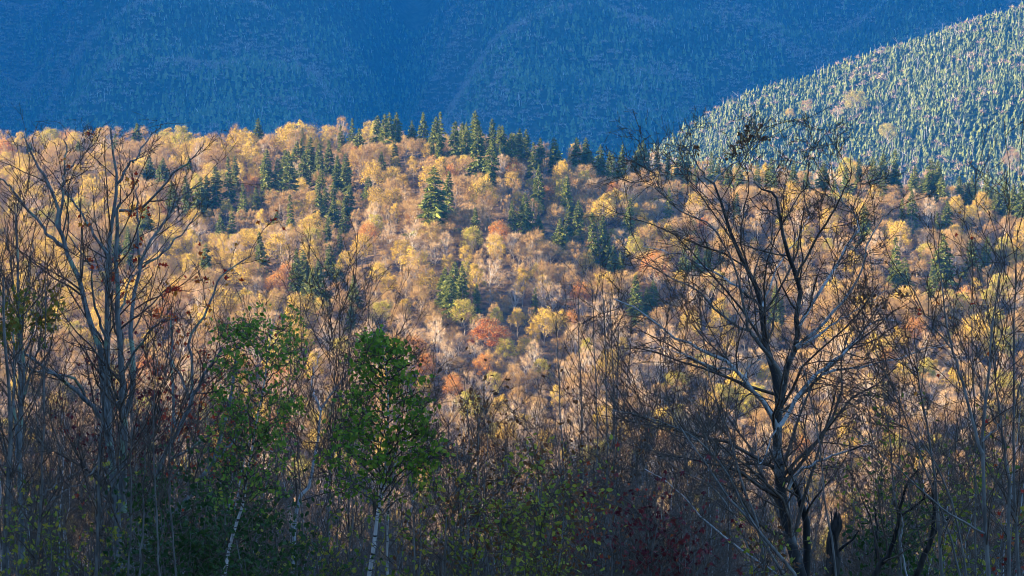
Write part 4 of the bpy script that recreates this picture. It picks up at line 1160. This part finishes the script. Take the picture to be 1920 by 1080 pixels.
for i in range(150):
    u = random.uniform(-30, 1950)
    D = random.uniform(31, 66)
    tl = float(top_limit(u))
    v = tl + 15 + abs(random.gauss(0, 130))
    v = min(v, 1000)
    p = px(u, v, D); g = float(H(p[0], p[1]))
    h = p[2] - g
    if h < 2.2: continue
    brush.append((u, v, D, p[0], p[1], g, h))
bb = {}
for r in brush:
    k = min(range(len(FLM)), key=lambda j: (FLM[j][0] - r[0]) ** 2 + (FLM[j][1] - r[1] - 60) ** 2)
    d = 'left of' if r[0] < FLM[k][0] else 'right of'
    bb.setdefault((k, d, r[2] > 46), []).append(r)
for (k, d, far), lst in bb.items():
    lst.sort(key=lambda r: abs(r[0] - FLM[k][0]))
    for j, r in enumerate(lst):
        u, v, D, x, y, g, h = r
        o_ = ORD[j] if j < len(ORD) else 'outermost'
        b_ = BR[random.randrange(8)]
        e = thing('brush_sapling', f"{'distant low' if far else 'close whippy'} bare brush sapling, {o_ + ' one' if o_ else 'nearest one'} {d} {FLM[k][2]}", 'sapling', (x, y, g), 'bare brush saplings on the shaded slope')
        s = h / 7.0
        sx = min(max(s, .55), 1.1)
        e.scale = (sx, sx, s); e.rotation_euler = (random.gauss(0, .06), random.gauss(0, .06), random.uniform(0, 6.28))
        link('stem', b_[0], e); o = link('twigs', b_[1], e); o['kind'] = 'stuff'
# the same brush going on down the slope, too thick to count
pts, rots, scs, ids = [], [], [], []
pobj2 = []
for b_ in BR:
    for me in b_[:2]: pobj2.append(bpy.data.objects.new(me.name, me))
for i in range(160):
    D = random.uniform(34, 120); u = random.uniform(-60, 1980)
    tl = float(top_limit(u)) + 150
    v = tl + abs(random.gauss(0, 140))
    p = px(u, min(v, 1040), D); g = float(H(p[0], p[1])); h = min(p[2] - g, 11)
    if h < 2: continue
    k = random.randrange(8); r_ = (random.gauss(0, .05), random.gauss(0, .05), random.uniform(0, 6.28))
    for q_ in (0, 1):
        pts.append((p[0], p[1], g)); rots.append(r_); scs.append((max(h / 8, .6), max(h / 8, .6), h / 7)); ids.append(k * 2 + q_)
tag(instancer('brush_thicket', pts, rots, scs, ids, pobj2), 'dense bare brush thicket filling the shaded slope', 'thicket', kind='stuff')

# ------------------------------------------------------------------ shrubs with leaves along the bottom
def shrub(label, u, v, wpx, hpx, D, m, nleaf, size, shape=None, name='leafy_shrub', cat='shrub', nst=7):
    """V: where its top shows; it spreads WPX wide and stands on the slope"""
    c = px(u, v, D); g = float(H(c[0], c[1]))
    h = c[2] - g; wd = wpx * D / F; vis = hpx * D / F
    e = thing(name, label, cat, (c[0], c[1], g), None)
    st = []
    for k in range(nst):
        a = rng.uniform(0, 6.28); l = rng.uniform(.15, 1) * wd / 2
        top = np.array([math.cos(a) * l, math.sin(a) * l * .8, h * rng.uniform(.7, 1.0)])
        st.append(resample([(rng.normal() * .06, rng.normal() * .06, -.1), top * np.array([.35, .35, .5]), top], 10, .02))
    S = np.array(st); SR = np.linspace(.016, .005, 10)[None] * np.ones((nst, 1))
    A, AR_ = spawn(S, SR, 12, (.3, 1), (48, 12), .3, (.3, 1.0), 6, .02, .12, .5, .004, .3)
    B_, BR_ = spawn(A, AR_, 5, (.2, 1), (42, 12), .5, (.15, .5), 5, 0, .13, .6, .003, .3)
    for k in range(nst):
        mm = MB(); tubes(mm, S[k:k + 1], SR[k:k + 1], 5); link('stem', mm.mesh('shrub_stem', [M_grey]), e)
    mm = MB(); tubes(mm, A, AR_, 4); tubes(mm, B_, BR_, 3)
    o = link('twigs', mm.mesh('shrub_twigs', [M_twig]), e); o['kind'] = 'stuff'
    P = B_.reshape(-1, 3); P = P[(P[:, 2] > h - vis)]
    if len(P):
        ps = P[rng.integers(0, len(P), nleaf)] + rng.normal(size=(nleaf, 3)) * .05
        b2 = MB(); leaves(b2, ps, rng.uniform(.6, 1.25, nleaf) * size, 0, shape, .4)
        o = link('foliage', b2.mesh('shrub_foliage', [m]), e); o['kind'] = 'stuff'
    return e
shrub('yellow-green beech shrub with brown leaves at bottom centre', 930, 850, 200, 300, 17, M_beech, 1200, .052)
shrub('beech shrub with dry brown leaves right of the dense birch', 880, 770, 170, 260, 19, M_brownl, 600, .055)
shrub('beech shrub with yellowing leaves at the bottom middle', 1020, 900, 150, 220, 16, M_beech, 850, .05)
shrub('bushy yellow-green shrub under the dense green birch', 800, 930, 150, 180, 16.5, M_mixed, 380, .05)
shrub('brown-leaved beech brush beside the middle poles', 1080, 760, 200, 300, 22, M_brownl, 480, .06)
shrub('burgundy shrub low in front of the middle poles', 1180, 930, 190, 190, 18, M_burg, 420, .06, ML)
shrub('dark burgundy shrub left of the leaning saplings', 1290, 960, 150, 160, 18, M_burg, 240, .06, ML)
shrub('crimson-leaved shrub between beech and burgundy shrubs', 1120, 900, 120, 140, 20, M_redl, 150, .055, ML)
shrub('yellow-green shrub at the foot of the big maple', 150, 920, 190, 200, 21, M_mixed, 520, .062, ML)
shrub('mixed yellow and green shrub in the bottom left corner', 60, 960, 170, 160, 20, M_mixed, 260, .06)
shrub('deep green leafy shrub behind the leaning maple', 370, 850, 190, 300, 23, M_under, 2300, .075)
shrub('deep green shrub between the leaning maple and light birch', 440, 900, 150, 240, 21, M_under, 1300, .07)
shrub('low green shrub below the leaning maple', 320, 930, 160, 200, 20, M_under, 900, .07)
shrub('red-leaved maple shrub above the leaning maple fork', 390, 690, 170, 220, 26, M_redl, 420, .08, ML)
shrub('dark red maple sprouts beside the big maple trunk', 262, 650, 130, 260, 28, M_burg, 330, .085, ML)
shrub('red and dark maple sprouts left of the big maple trunk', 180, 680, 110, 200, 28, M_burg, 200, .08, ML)
shrub('sparse green shrub behind the right saplings', 1780, 860, 220, 240, 26, M_mixed, 700, .085)
shrub('yellowing sapling leaves between stumps and right saplings', 1675, 770, 90, 260, 27, M_mixed, 260, .08)
shrub('deep green shrub at the bottom right', 1700, 930, 200, 170, 24, M_under, 600, .08)
shrub('red-leaved shrub low at the right edge', 1885, 940, 90, 140, 20, M_redl, 60, .06, ML)
shrub('brown and yellow shrub under the yellow birch', 1420, 1000, 150, 120, 20, M_beech, 260, .06)
shrub('green and yellow brush left of the dense birch foot', 610, 940, 180, 170, 19, M_mixed, 330, .06)
shrub('green brush under the light green birch', 490, 980, 150, 130, 17, M_under, 600, .055)

#FGEND
# ------------------------------------------------------------------ haze: the blue air over the valley
def haze_box():
    mb = MB()
    x0, x1, y0, y1, z0, z1 = -4300, 4300, -1000, 6500, float(ZZ.min()) - 3, float(ZZ.max()) + 40
    v = [(x, y, z) for z in (z0, z1) for y in (y0, y1) for x in (x0, x1)]
    mb.add(v, [(0, 2, 3, 1), (4, 5, 7, 6), (0, 1, 5, 4), (2, 6, 7, 3), (0, 4, 6, 2), (1, 3, 7, 5)])
    m = bpy.data.materials.new('valley_haze')
    m.use_nodes = True
    t = m.node_tree
    t.nodes.clear()
    out = t.nodes.new('ShaderNodeOutputMaterial')
    pv = t.nodes.new('ShaderNodeVolumePrincipled')
    pv.inputs['Color'].default_value = (0.01, 0.25, 1.0, 1)
    pv.inputs['Density'].default_value = HAZE_DENSITY
    pv.inputs['Anisotropy'].default_value = 0.0
    t.links.new(pv.outputs[0], out.inputs['Volume'])
    o = link('haze', mb.mesh('haze', [m]))
    tag(o, 'thin blue haze filling the valley air', 'haze', kind='stuff')
HAZE_DENSITY = 0.000085
haze_box()
